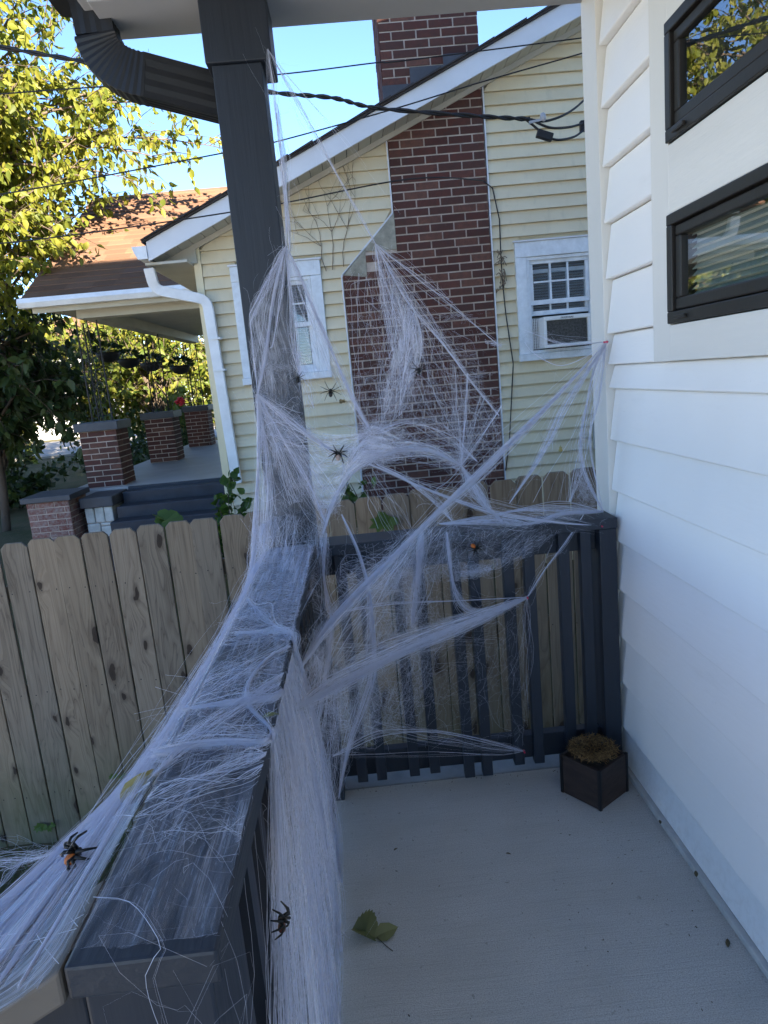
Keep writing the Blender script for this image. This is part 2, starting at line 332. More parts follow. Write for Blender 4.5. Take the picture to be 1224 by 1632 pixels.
M['leaf_fallen'] = leaf_mat('fallen_leaf', [(0.0, (0.10, 0.12, 0.045)), (1.0, (0.20, 0.20, 0.085))], 0.2)
M['leaf_dry'] = leaf_mat('dry_leaf', [(0.0, (0.35, 0.28, 0.10)), (1.0, (0.42, 0.36, 0.16))], 0.25)
M['leaf_brown'] = leaf_mat('brown_leaf_scrap', [(0.0, (0.06, 0.045, 0.025)), (1.0, (0.14, 0.11, 0.05))], 0.1)
M['moss'] = leaf_mat('coconut_fibre', [(0.0, (0.11, 0.062, 0.026)), (0.5, (0.26, 0.155, 0.065)), (1.0, (0.42, 0.27, 0.12))], 0.15, 0.9)
M['petal'] = paint('red_petal', (0.60, 0.03, 0.05), 0.5, 0.2, 30, 0, 10)

def glass(name, refl, tint=(0.9, 0.93, 0.95), ior=1.6):
    t = NT(name); t.t.nodes.remove(t.b); g = t.n('BsdfGlossy', Roughness=0.0); g.inputs[0].default_value = (0.95, 0.97, 1.0, 1)
    tr = t.n('BsdfTransparent'); tr.inputs[0].default_value = (*tint, 1); fr = t.n('Fresnel', IOR=ior)
    ge = t.n('NewGeometry'); f = t.math('MULTIPLY', t.math('MAXIMUM', fr.outputs[0], refl), t.math('SUBTRACT', 1.0, ge.outputs['Backfacing'])); mx = t.n('MixShader'); t.l(f, mx.inputs[0]); t.l(tr.outputs[0], mx.inputs[1]); t.l(g.outputs[0], mx.inputs[2]); t.l(mx.outputs[0], t.o.inputs[0]); return t.m
M['glass'] = glass('window_glass', 0.24, (0.88, 0.92, 0.91), 1.8)
M['glass_old'] = glass('old_window_glass', 0.08, (0.8, 0.83, 0.85), 1.5)

def web_mat():
    t = NT('web_fibre'); t.base((0.86, 0.885, 0.99), 0.6, 0.3); tr = t.n('BsdfTranslucent'); tr.inputs[0].default_value = (0.86, 0.885, 0.99, 1)
    mx = t.n('MixShader'); mx.inputs[0].default_value = 0.4; t.l(t.b.outputs[0], mx.inputs[1]); t.l(tr.outputs[0], mx.inputs[2]); t.l(mx.outputs[0], t.o.inputs[0]); return t.m
M['web'] = web_mat()
def gauze_mat():
    """a thin stretched fibre sheet: streaks run along U, cover comes from the attribute 'cover'"""
    t = NT('stretched_web_gauze'); t.base((0.84, 0.865, 0.98), 0.7, 0.2); uv = t.n('TexCoord')
    def st(sc, detail):
        mp = t.n('Mapping'); mp.inputs['Scale'].default_value = sc; t.l(uv.outputs['UV'], mp.inputs[0]); return t.noise(mp.outputs[0], 1.0, detail, 0.65)
    s1 = st((1.6, 46, 1), 6); s2 = st((2.5, 11, 1), 5); s3 = st((3.0, 170, 1), 3)
    a = t.n('Attribute'); a.attribute_name = 'cover'
    k = t.math('ADD', t.math('MULTIPLY', s1, 0.9), t.math('ADD', t.math('MULTIPLY', s2, 0.7), t.math('MULTIPLY', s3, 0.5)))
    k = t.math('SUBTRACT', k, 1.05); al = t.math('MULTIPLY_ADD', k, 2.3, a.outputs['Fac']); al = t.math('MULTIPLY', al, t.math('MINIMUM', t.math('MULTIPLY', a.outputs['Fac'], 8.0), 1.0))
    al = t.math('MINIMUM', t.math('MAXIMUM', al, 0.0), 0.96)
    tr = t.n('BsdfTransparent'); tl = t.n('BsdfTranslucent'); tl.inputs[0].default_value = (0.84, 0.865, 0.98, 1)
    m1 = t.n('MixShader'); m1.inputs[0].default_value = 0.4; t.l(t.b.outputs[0], m1.inputs[1]); t.l(tl.outputs[0], m1.inputs[2])
    m2 = t.n('MixShader'); t.l(al, m2.inputs[0]); t.l(tr.outputs[0], m2.inputs[1]); t.l(m1.outputs[0], m2.inputs[2]); t.l(m2.outputs[0], t.o.inputs[0]); return t.m
M['gauze'] = gauze_mat()
def haze_mat():
    """thin cottony web: torn holes, soft clumps and faint fibres; density from the attribute 'cover'"""
    t = NT('cottony_web_haze'); t.base((0.84, 0.865, 0.98), 0.7, 0.2); uv = t.n('TexCoord'); oi = t.n('ObjectInfo')
    def nz(sc, detail, rough=0.65, dist=0.0):
        mp = t.n('Mapping'); mp.inputs['Scale'].default_value = sc; cb = t.n('CombineXYZ'); t.l(t.math('MULTIPLY', oi.outputs['Random'], 40.0), cb.inputs[2]); va = t.n('VectorMath', operation='ADD')
        t.l(uv.outputs['UV'], mp.inputs[0]); t.l(mp.outputs[0], va.inputs[0]); t.l(cb.outputs[0], va.inputs[1]); return t.noise(va.outputs[0], 1.0, detail, rough, dist)
    a = t.n('Attribute'); a.attribute_name = 'cover'
    holes = t.ramp(nz((4.5, 4.0, 1), 5, 0.6, 0.6), [(0.36, 0.06), (0.56, 1.0)]); mid = t.ramp(nz((11, 17, 1), 7, 0.75, 0.5), [(0.30, 0.15), (0.72, 1.5)]); fib = t.ramp(nz((6, 90, 1), 4, 0.7, 0.3), [(0.32, 0.25), (0.70, 1.7)])
    al = t.math('MULTIPLY', t.math('MULTIPLY', a.outputs['Fac'], holes), t.math('MULTIPLY', mid, fib)); al = t.math('MINIMUM', t.math('MULTIPLY', al, 1.25), 0.9)
    tr = t.n('BsdfTransparent'); tl = t.n('BsdfTranslucent'); tl.inputs[0].default_value = (0.84, 0.865, 0.98, 1)
    m1 = t.n('MixShader'); m1.inputs[0].default_value = 0.4; t.l(t.b.outputs[0], m1.inputs[1]); t.l(tl.outputs[0], m1.inputs[2])
    m2 = t.n('MixShader'); t.l(al, m2.inputs[0]); t.l(tr.outputs[0], m2.inputs[1]); t.l(m1.outputs[0], m2.inputs[2]); t.l(m2.outputs[0], t.o.inputs[0]); return t.m
M['haze'] = haze_mat()
# ------------------------------------------------------------------ ground and far setting
def gz(x, y):
    t = min(1, max(0, (y - 4.2) / 3.4)); return -0.97 + 0.80 * t * t * (3 - 2 * t) + (0.03 * min(max(x, -3), 3)) * (1 - t)
def make_ground():
    xs = [-160, -60, -30, -16] + [-10 + 0.5 * i for i in range(33)] + [10, 20, 60, 160]
    ys = [-160, -60, -20, -6] + [-2 + 0.5 * i for i in range(60)] + [32, 45, 80, 160, 300]
    vs = []; n = len(xs)
    for y in ys:
        for x in xs: vs.append((x, y, gz(x, y) + 0.025 * math.sin(x * 2.1 + y) * math.cos(y * 1.7)))
    fs = [(j*n+i, j*n+i+1, (j+1)*n+i+1, (j+1)*n+i) for j in range(len(ys)-1) for i in range(n-1)]
    tag(MB().add(vs, fs).build('ground', M['ground'], smooth=True), kind='structure')
make_ground()
tag(box('street', -120, -5.5, 24, 34, -0.5, -0.10, M['street']), kind='structure')

tag(box('bounce_slab', -11.0, -2.75, -30.0, 3.45, -1.2, -0.93, M['bounce_slab']), kind='structure')  # unseen slab, added to bounce sunlight into the shaded porch

# ------------------------------------------------------------------ the white house whose porch we stand on
WX = 0.884
tag(box('porch_floor', -0.36, 0.95, -3.0, 2.352, -0.16, 0.0, M['concrete'], bevel=0.008), kind='structure')
tag(box('porch_slab_edge', -0.36, 0.93, 2.358, 2.56, -0.16, -0.006, M['slab_edge'], bevel=0.008), kind='structure')
MB().box(-0.34, 0.92, -3.0, 2.52, -1.1, -0.165).build('porch_foundation', M['cement'])
tag(bpy.data.objects['porch_foundation'], kind='structure')

house = empty('white_house', (1.6, 0, 0), 'white house with lap siding and dark awning windows beside the porch', 'house')
MB().box(WX + 0.02, 8.0, -3.0, 2.45, -1.0, 5.6).build('wall', M['white_siding'], house)
MB().box(-0.05, 8.0, -9.0, -3.02, -1.0, 6.6).build('added_shade_wing', M['white_siding'], house)  # unseen rear body, added and sized to keep sun off porch and gable
MB().prism([(-0.3, -9.4, 6.6), (-0.3, -2.7, 6.6), (-0.3, -4.6, 9.0), (-0.3, -7.2, 9.0)], (8.6, 0, 0)).build('roof', M['roof_dark'], house)  # unseen roof of that added body, ridge height set by the wanted shadow line
MB().prism([(0.5, 2.7, 5.6), (8.4, 2.7, 5.6), (4.4, 2.7, 6.5)], (0, -5.6, 0)).build('roof', M['roof_dark'], house)
def lap_board(y0, y1, z0, z1, name='siding_board'):
    """one fibre cement board on the x = WX wall: lower edge proud, upper edge tucked under the next"""
    m = MB(); m.hexa([(WX - 0.022, y0, z0), (WX - 0.022, y1, z0), (WX + 0.022, y1, z0 + 0.002), (WX + 0.022, y0, z0 + 0.002),
            (WX + 0.002, y0, z1), (WX + 0.002, y1, z1), (WX + 0.021, y1, z1), (WX + 0.021, y0, z1)])
    return m.build(name, M['white_siding'], house, bevel=0.006, seg=3)
zl = [2.449, 2.268, 2.094, 1.923, 1.748, 1.572, 1.392]
zl = [2.449 + 0.176 * k for k in (3, 2, 1)] + zl + [1.392 - 0.1765 * k for k in range(1, 8)]
for i, z in enumerate(zl):
    top = (zl[i-1] if i else z + 0.176) - 0.0015
    if z > 1.45 and z < 2.6: lap_board(1.985, 2.362, z, top)
    elif 1.30 < z <= 1.45:
        lap_board(-2.95, 2.362, z, 1.4695); lap_board(1.985, 2.362, 1.471, top)
    elif z < 1.45: lap_board(-2.95, 2.362, z, top)
    else: lap_board(-2.95, 2.362, z, top)
lap_board(-2.95, 2.362, 0.022, zl[-1] - 0.0015)
for z0, z1 in [(2.46, 2.62)]: lap_board(-2.95, 0.30, 2.275, 2.447)
MB().box(WX - 0.028, WX + 0.021, 2.366, 2.47, 0.0, 3.2).build('corner_trim', M['white_trim'], house, bevel=0.002)
MB().box(WX - 0.027, 1.1, 2.472, 2.50, 0.0, 3.2).build('corner_trim', M['white_trim'], house, bevel=0.002)
MB().box(WX - 0.036, WX + 0.001, -2.9, 2.30, 0.0, 0.020).build('base_flashing', M['drip'], house, bevel=0.003)
# window surround
tx0, tx1 = WX - 0.026, WX + 0.021
MB().box(tx0, tx1, 1.8765, 1.984, 1.471, 2.46).build('window_trim', M['white_trim'], house, bevel=0.002)
MB().box(tx0 - 0.001, tx1, 0.40, 1.8755, 1.472, 1.566).build('window_trim', M['white_trim_h'], house, bevel=0.002)
MB().box(tx0 - 0.001, tx1, 0.40, 1.8755, 1.846, 2.012).build('window_trim', M['white_trim_h'], house, bevel=0.002)
MB().box(tx0 - 0.001, tx1, 0.40, 1.8755, 2.294, 2.46).build('window_trim', M['white_trim_h'], house, bevel=0.002)
MB().box(tx0, tx1, 0.30, 0.398, 1.471, 2.46).build('window_trim', M['white_trim'], house, bevel=0.002)
def awning_window(z0, z1):
    y0, y1 = 0.402, 1.874
    w = MB()
    fx = WX - 0.036
    for a in ((y0, y1, z0, z0 + 0.030), (y0, y1, z1 - 0.028, z1)): w.box(fx, WX + 0.02, a[0], a[1], a[2], a[3])
    for a in ((y0, y0 + 0.03), (y1 - 0.03, y1)): w.box(fx, WX + 0.02, a[0], a[1], z0 + 0.0302, z1 - 0.0282)
    win = w.build('window', M['window_black'], house, bevel=0.003)
    s = MB(); sx = WX - 0.027; a0, a1, b0, b1 = y0 + 0.033, y1 - 0.033, z0 + 0.033, z1 - 0.031
    for q in ((a0, a1, b0, b0 + 0.030), (a0, a1, b1 - 0.026, b1)): s.box(sx, WX + 0.018, *q)
    for q in ((a0, a0 + 0.028), (a1 - 0.028, a1)): s.box(sx, WX + 0.018, q[0], q[1], b0 + 0.0302, b1 - 0.0262)
    s.build('sash', M['window_black'], win, bevel=0.004)
    MB().box(fx - 0.010, fx - 0.001, y1 - 0.115, y1 - 0.055, z0 + 0.010, z0 + 0.019).build('latch', M['window_black'], win, bevel=0.002)
    MB().box(WX - 0.016, WX - 0.011, a0 + 0.026, a1 - 0.026, b0 + 0.028, b1 - 0.024).build('pane', M['glass'], win)
    if z0 > 1.9: MB().box(WX + 0.0185, WX + 0.0195, a0 + 0.02, a1 - 0.02, b0 + 0.02, b1 - 0.02).build('dark_room', M['dark_room'], win)
    else:
        bl = MB(); zz = b0 + 0.012
        while zz < b1 - 0.02: bl.hexa([(WX + 0.004, a0 + 0.02, zz), (WX + 0.004, a1 - 0.02, zz), (WX + 0.018, a1 - 0.02, zz + 0.013), (WX + 0.018, a0 + 0.02, zz + 0.013), (WX + 0.004, a0 + 0.02, zz + 0.002), (WX + 0.004, a1 - 0.02, zz + 0.002), (WX + 0.018, a1 - 0.02, zz + 0.015), (WX + 0.018, a0 + 0.02, zz + 0.015)]); zz += 0.0165
        bl.build('blind', M['pale_blind'], win)
awning_window(1.569, 1.843); awning_window(2.015, 2.291)
# porch ceiling and end beam
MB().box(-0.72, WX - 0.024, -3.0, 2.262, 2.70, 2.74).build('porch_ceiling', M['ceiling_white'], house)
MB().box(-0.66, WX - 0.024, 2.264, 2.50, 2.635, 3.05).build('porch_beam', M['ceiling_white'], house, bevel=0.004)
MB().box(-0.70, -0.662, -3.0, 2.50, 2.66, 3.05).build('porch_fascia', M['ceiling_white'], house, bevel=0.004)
MB().prism([(-0.86, -3.0, 3.052), (0.84, -3.0, 3.052), (0.84, -3.0, 3.60)], (0, 5.7, 0)).build('porch_roof', M['roof_dark'], house)

post = empty('porch_column', (-0.255, 2.36, 0), 'tall charcoal painted square column with boxed head at the porch corner', 'column')
PX0, PX1, PY0, PY1 = -0.330, -0.182, 2.285, 2.433
MB().box(PX0, PX1, PY0, PY1, 0.0, 2.452).build('shaft', M['charcoal'], post, bevel=0.003)
MB().box(PX0 - 0.016, PX1 + 0.034, PY0 - 0.012, PY1 + 0.016, 2.453, 2.634).build('head', M['charcoal'], post, bevel=0.004)

# black gutter downspout
def sweep_rect(path, w, d, wid_axis=Vector((0, 1, 0)), ribs=True):
    """rectangular corrugated pipe along a path that lies in an xz-plane"""
    m = MB(); prof = []
    nw = 7
    hw, hd = w / 2, d / 2
    def side(a, b, n):
        for i in range(n): yield Vector(a).lerp(Vector(b), i / n)
    cs = [(-hw, -hd), (hw, -hd), (hw, hd), (-hw, hd)]
    for k in range(4):
        for i in range(nw):
            f = i / nw; x = cs[k][0] + (cs[(k+1) % 4][0] - cs[k][0]) * f; y = cs[k][1] + (cs[(k+1) % 4][1] - cs[k][1]) * f
            s = 0.97 if (ribs and i % 2 == 0 and i) else 1.0
            prof.append((x * s, y * s))
    n = len(prof); vs = []; P = [Vector(p) for p in path]
    for i, p in enumerate(P):
        t = (P[min(i+1, len(P)-1)] - P[max(i-1, 0)]).normalized(); u = wid_axis.cross(t).normalized()
        for a, b in prof: vs.append(p + u * a + wid_axis * b)
    fs = [(i*n+k, i*n+(k+1) % n, (i+1)*n+(k+1) % n, (i+1)*n+k) for i in range(len(P)-1) for k in range(n)]
    fs += [tuple(range(n-1, -1, -1)), tuple((len(P)-1)*n+k for k in range(n))]
    return m.add(vs, fs)
ds = empty('gutter_downspout', (-0.66, 2.40, 2.7), 'black corrugated downspout bending from the eave towards the dark column', 'downspout')
c0 = at(150, -30, 2.40); c1 = at(163, 55, 2.40)
e1 = at(172, 75, 2.40); e2 = at(196, 112, 2.40); e3 = at(232, 127, 2.40)
arc = []
A, B_, C_ = at(158, 62, 2.40), at(170, 118, 2.40), at(238, 128, 2.40)
for i in range(25):
    t = i / 24; p = A * (1-t)**2 + B_ * 2*t*(1-t) + C_ * t*t
    arc.append(p)
def ribbed(path, w, d):
    m = MB(); vs = []; n = 4; ax = Vector((0, 1, 0)); P = path
    for i, p in enumerate(P):
        t = (P[min(i+1, len(P)-1)] - P[max(i-1, 0)]).normalized(); u = ax.cross(t).normalized(); s = 1.0 if i % 2 else 0.965
        for a, b in ((-1, -1), (1, -1), (1, 1), (-1, 1)): vs.append(p + u * a * w/2 * s + ax * b * d/2 * s)
    fs = [(i*n+k, i*n+(k+1) % n, (i+1)*n+(k+1) % n, (i+1)*n+k) for i in range(len(P)-1) for k in range(n)]
    fs += [(3,2,1,0), tuple((len(P)-1)*n+k for k in range(4))]
    return m.add(vs, fs)
ribbed(arc, 0.128, 0.085).build('elbow', M['gutter_black'], ds, bevel=0.004)
end = at(372, 163, 2.44)
sweep_rect([C_ - (end - C_).normalized() * 0.01, C_.lerp(end, 0.5), end], 0.125, 0.082).build('lower_pipe', M['gutter_black'], ds)
sweep_rect([at(136, -40, 2.40), at(150, 20, 2.40), A + (A - arc[1]) * 0.2], 0.115, 0.078).build('upper_pipe', M['gutter_black'], ds)
gt = MB(); gt.add([(-0.705, -3, 2.72), (-0.83, -3, 2.74), (-0.85, -3, 2.84), (-0.705, -3, 2.84), (-0.705, 2.55, 2.72), (-0.83, 2.55, 2.74), (-0.85, 2.55, 2.84), (-0.705, 2.55, 2.84)],
    [(0,1,5,4), (1,2,6,5), (2,3,7,6), (3,0,4,7), (0,3,2,1), (4,5,6,7)]); gt.build('gutter', M['gutter_black'], ds)

# ------------------------------------------------------------------ porch railings
fr = empty('front_railing', (-0.26, 1.4, 0), 'charcoal porch railing running toward the camera under the webbing', 'railing')
MB().box(-0.336, -0.186, 0.585, 2.283, 0.932, 0.970).build('cap_rail', M['charcoal_cap'], fr, bevel=0.004)
MB().box(-0.285, -0.245, 0.62, 2.283, 0.842, 0.930).build('top_rail', M['charcoal'], fr, bevel=0.003)
MB().box(-0.285, -0.245, 0.62, 2.283, 0.085, 0.172).build('bottom_rail', M['charcoal'], fr, bevel=0.003)
bal = MB().box(-0.019, 0.019, -0.019, 0.019, 0.0, 0.87).build('baluster', M['charcoal'], None); balme = bal.data; bpy.data.objects.remove(bal)
yb = 0.74
while yb < 2.22:
    o = inst(balme, 'baluster', (-0.2255, yb, 0.045), fr); yb += 0.108
MB().box(-0.325, -0.198, 0.592, 0.705, -0.10, 0.931).build('end_post', M['charcoal'], fr, bevel=0.004)

sr = empty('stair_railing', (-0.5, 0.65, 0), 'weathered grey-brown sloping stair handrail at the lower left under web', 'railing')
M['stair_cap'] = paint('worn_stair_cap', (0.115, 0.100, 0.085), 0.7, 0.25, 6, 0.3, 50, (0.3, 1, 1))
dz = -0.56
def slope_board(x0, x1, y0, y1, z0, th): return [(x0, y0, z0 - th), (x1, y0, z0 - th + dz * (x1 - x0) * -1), (x1, y1, z0 - th + dz * (x1 - x0) * -1), (x0, y1, z0 - th),
                                                 (x0, y0, z0), (x1, y0, z0 + dz * (x1 - x0) * -1), (x1, y1, z0 + dz * (x1 - x0) * -1), (x0, y1, z0)]
x1_, x0_ = -0.339, -1.55
def sl(x): return 0.968 + 0.56 * (x - x1_)
MB().hexa([(x0_, 0.583, sl(x0_) - 0.038), (x1_, 0.583, sl(x1_) - 0.038), (x1_, 0.712, sl(x1_) - 0.038), (x0_, 0.712, sl(x0_) - 0.038),
           (x0_, 0.583, sl(x0_)), (x1_, 0.583, sl(x1_)), (x1_, 0.712, sl(x1_)), (x0_, 0.712, sl(x0_))]).build('cap_rail', M['stair_cap'], sr, bevel=0.004)
MB().hexa([(x0_, 0.62, sl(x0_) - 0.13), (x1_, 0.62, sl(x1_) - 0.13), (x1_, 0.66, sl(x1_) - 0.13), (x0_, 0.66, sl(x0_) - 0.13),
           (x0_, 0.62, sl(x0_) - 0.04), (x1_, 0.62, sl(x1_) - 0.04), (x1_, 0.66, sl(x1_) - 0.04), (x0_, 0.66, sl(x0_) - 0.04)]).build('top_rail', M['charcoal'], sr, bevel=0.003)
for i in range(9):
    x = -0.46 - 0.12 * i; b = MB().box(x - 0.019, x + 0.019, 0.600, 0.6185, sl(x) - 0.92, sl(x) - 0.055); b.build('baluster', M['charcoal'], sr)
MB().box(-1.60, -1.50, 0.60, 0.70, -0.97, sl(-1.5) - 0.02).build('end_post', M['charcoal'], sr, bevel=0.004)
ps = empty('porch_steps', (-0.9, 0.2, -0.97), 'concrete porch steps descending to the lawn left of the railing', 'steps')
for i in range(5): MB().box(-0.36 - 0.28 * (i + 1), -0.362 - 0.28 * i, -0.7, 0.56, -1.05, -0.17 - 0.16 * i).build('step', M['concrete'], ps, bevel=0.01)

br = empty('back_railing', (0.3, 2.37, 0), 'charcoal railing with paired balusters closing the far end of the porch', 'railing')
MB().box(-0.180, 0.856, 2.290, 2.432, 0.918, 0.956).build('cap_rail', M['charcoal_cap'], br, bevel=0.004)
MB().box(-0.180, 0.794, 2.345, 2.385, 0.836, 0.916).build('top_rail', M['charcoal'], br, bevel=0.003)
MB().box(-0.180, 0.794, 2.345, 2.385, 0.056, 0.148).build('bottom_rail', M['charcoal'], br, bevel=0.003)
for px_, z0 in [(569, 0.050), (600, 0.050), (653, 0.052), (686, 0.055), (741, 0.022), (770, 0.022), (822, 0.052), (854, 0.050), (907, 0.10), (940, 0.11)]:
    x = at(px_, 1150 - 0.1 * (px_ - 569), 2.325).x
    MB().box(x - 0.0185, x + 0.0185, 2.307, 2.3435, z0, 0.9165).build('baluster', M['charcoal'], br, bevel=0.002)
MB().box(0.795, 0.855, 2.300, 2.40, 0.0, 0.9165).build('end_post', M['charcoal'], br, bevel=0.003)

# ------------------------------------------------------------------ picket fence
fence = empty('picket_fence', (0, 3.7, -0.97), 'weathered dog-eared wooden privacy fence between the porch and yellow house', 'fence')
PWD = 0.1435
def picket_mesh(h, k):
    r = random.Random(k); e = 0.025 + r.uniform(-0.004, 0.004); w = PWD / 2; th = 0.016
    prof = [(-w, 0), (w, 0), (w, h - e), (w - e, h), (-w + e, h), (-w, h - e)]
    m = MB().prism([(x, 0, z) for x, z in prof], (0, th, 0)); o = m.build('picket', M['fence'], None); me = o.data; bpy.data.objects.remove(o); return me
pms = [picket_mesh(1.80, k) for k in range(4)]
x = -4.0; k = 0
while x < 2.9:
    zt = 0.872 + 0.031 * x + random.uniform(-0.006, 0.006)
    o = inst(pms[k % 4], 'picket', (x, 3.70 + random.uniform(-0.004, 0.004), zt - 1.80), fence, rot=(random.uniform(-0.004, 0.004), random.uniform(-0.004, 0.004), random.uniform(-0.02, 0.02)))
    add_bevel(o, 0.003, 1); x += PWD + random.uniform(0.003, 0.007); k += 1
for zz in (-0.62, 0.0, 0.58):
    MB().hexa([(-4.1, 3.724, zz - 0.045 - 0.127), (2.9, 3.724, zz - 0.045 + 0.09), (2.9, 3.762, zz - 0.045 + 0.09), (-4.1, 3.762, zz - 0.045 - 0.127),
               (-4.1, 3.724, zz + 0.045 - 0.127), (2.9, 3.724, zz + 0.045 + 0.09), (2.9, 3.762, zz + 0.045 + 0.09), (-4.1, 3.762, zz + 0.045 - 0.127)]).build('fence_rail', M['fence'], fence)
nails = MB()
for i in range(46):
    xx = -3.95 + 0.1505 * i
    for zz in (-0.62, 0.0, 0.58):
        for dx in (-0.035, 0.035):
            nails.sphere((xx + dx + random.uniform(-0.01, 0.01), 3.695, zz + 0.031 * xx + random.uniform(-0.012, 0.012)), (0.0035, 0.002, 0.0035), 6, 4)
tag(nails.build('nail_heads', M['iron'], fence), kind='stuff')

# ------------------------------------------------------------------ neighbour's yellow house
YW = 6.25
nh = empty('yellow_house', (0.5, YW, 0), 'pale yellow house with lap siding, steep white rake and front porch', 'house')
def zb(x): return 3.09 + 0.425 * (x + 0.38)       # underside of the rake
CX0, CX1, CUX, CZ0, CZS0, CZS1 = -0.012, 1.290, 0.470, -0.2, 2.386, 2.857
WINS = [(-0.963, -0.192, 1.540, 2.534), (1.488, 2.262, 1.521, 2.526)]
XL, XR = -1.245, 4.6
def chim_left(z): return CX0 if z < CZS0 else (CX0 + (CUX - CX0) * min(1, (z - CZS0) / (CZS1 - CZS0)))
def board(x0a, x1a, x0b, x1b, z0, z1):
    if x1a - x0a < 0.01: return
    yb_ = YW - 0.024; yt = YW + 0.004
    MB().hexa([(x0a, yb_, z0), (x1a, yb_, z0), (x1a, YW + 0.02, z0 + 0.001), (x0a, YW + 0.02, z0 + 0.001),
               (x0b, yt, z1), (x1b, yt, z1), (x1b, YW + 0.02, z1), (x0b, YW + 0.02, z1)]).build('siding_board', M['yellow'], nh)
dzr = 0.105; z = 2.79 - dzr * 28
while z < 4.9:
    z1 = z + dzr - 0.001
    left = max(XL + 0.05, -0.38 + (z1 - 3.09) / 0.425); lefta = max(XL + 0.05, -0.38 + (z - 3.09) / 0.425)
    zm = (z + z1) / 2
    segs = []
    if zm < CZS1:                                 # left of the chimney
        segs.append((lefta, chim_left(z) - 0.012, left, chim_left(z1) - 0.012))
    elif lefta < CUX - 0.012: segs.append((lefta, CUX - 0.012, min(left, CUX - 0.013), CUX - 0.012))
    segs.append((max(CX1 + 0.012, lefta), XR, max(CX1 + 0.012, left), XR))
    for a0, a1, b0, b1 in segs:
        cut = [(w[0] + 0.05, w[1] - 0.05) for w in WINS if z1 > w[2] + 0.04 and z < w[3] - 0.04 and w[0] < a1 and w[1] > a0]
        if cut:
            c = cut[0]; board(a0, c[0], b0, c[0], z, z1); board(c[1], a1, c[1], b1, z, z1)
        else: board(a0, a1, b0, b1, z, z1)
    z += dzr
MB().add([(XL, YW + 0.12, -0.4), (XR, YW + 0.12, -0.4), (XR, YW + 0.12, zb(XR)), (XL, YW + 0.12, zb(XL)), (XL, YW + 9, -0.4), (XR, YW + 9, -0.4), (XR, YW + 9, zb(XR)), (XL, YW + 9, zb(XL))],
   [(0,1,2,3), (0,3,7,4), (4,7,6,5), (1,5,6,2)]).build('wall', M['yellow_trim'], nh)
# wall core around the openings, right behind the boards
core = MB()
def corebox(x0, x1, z0, z1):
    core.add([(x0, YW + 0.021, z0), (x1, YW + 0.021, z0), (x1, YW + 0.021, z1), (x0, YW + 0.021, z1)], [(0, 1, 2, 3)])
for (x0, x1, z0, z1) in WINS:
    pass
corebox(XL, -0.91, -0.3, 2.6); corebox(-0.24, CX0 + 0.1, -0.3, 2.6); corebox(-0.91, -0.24, -0.3, 1.6); corebox(-0.91, -0.24, 2.48, 2.6)
corebox(CX1 - 0.1, 1.54, -0.3, 2.6); corebox(2.21, XR, -0.3, 2.6); corebox(1.54, 2.21, -0.3, 1.58); corebox(1.54, 2.21, 2.47, 2.6)
core.add([(XL, YW + 0.021, 2.6), (XR, YW + 0.021, 2.6), (XR, YW + 0.021, zb(XR)), (XL, YW + 0.021, zb(XL))], [(0, 1, 2, 3)])
core.build('wall_sheathing', M['yellow_trim'], nh)
MB().box(XL - 0.016, XL + 0.048, YW - 0.026, YW + 0.05, -0.3, zb(XL) + 0.01).build('corner_trim', M['yellow_trim'], nh, bevel=0.003)
MB().box(XL - 0.017, XL - 0.002, YW + 0.052, YW + 9, -0.3, zb(XL)).build('side_wall', M['yellow'], nh)
# chimney edge channels
for pts in ([(CX0 - 0.006, 0.2), (CX0 - 0.006, CZS0)], [(CUX - 0.006, CZS1), (CUX - 0.006, zb(CUX) - 0.0)], [(CX1 + 0.006, 0.2), (CX1 + 0.006, zb(CX1))]):
    (xa, za), (xb, zb_) = pts
    MB().box(xa - 0.006, xa + 0.006, YW - 0.030, YW + 0.018, za, zb_).build('channel_trim', M['fascia'], nh)
MB().prism([(CX0 - 0.012, YW - 0.034, CZS0), (CX0, YW - 0.034, CZS0 - 0.01), (CUX, YW - 0.034, CZS1 - 0.01), (CUX - 0.012, YW - 0.034, CZS1)], (0, 0.05, 0)).build('channel_trim', M['fascia'], nh)

chim = empty('brick_chimney', ((CX0 + CX1) / 2, YW, -0.2), 'tall dark red brick chimney with sloped shoulder rising through the roof', 'chimney')
bu = MB().box(-0.5, 0.5, -0.5, 0.5, -0.5, 0.5).build('brick', M['brick'], None); brick_me = bu.data; bpy.data.objects.remove(bu)
bu = MB().box(-0.5, 0.5, -0.5, 0.5, -0.5, 0.5).build('brick', M['old_brick'], None); old_me = bu.data; bpy.data.objects.remove(bu)
BL, BH, MJ = 0.2035, 0.0678, 0.012
def brick_face(parent, me, x0, x1, y, z0, nrows, shift=0, axis='x', skip=None, dep=0.05, jit=0.002):
    """courses of running bond; each brick is its own object, joints stay recessed"""
    for r in range(nrows):
        zc = z0 + (r + 0.5) * BH; a = x0 - ((r + shift) % 2) * BL / 2
        while a < x1 - 0.02:
            b0, b1 = max(a, x0), min(a + BL, x1)
            if b1 - b0 > 0.03 and not (skip and skip((b0 + b1) / 2, zc, b0)):
                L = b1 - b0 - MJ; c = (b0 + b1) / 2; j = random.uniform(-jit, jit)
                s = (L, dep, BH - MJ) if axis == 'x' else (dep, L, BH - MJ)
                loc = (c, y + dep / 2 + j, zc) if axis == 'x' else (y - dep / 2 + j, c, zc)
                inst(me, 'brick', loc, parent, s, (0, 0, random.uniform(-0.006, 0.006)))
            a += BL
CF = YW - 0.030       # chimney face
ZB0 = 0.30
def in_shoulder(c, z, b0):
    if z < CZS0: return False
    if z < 2.56: return b0 < 0.19
    return b0 < CUX - 0.02
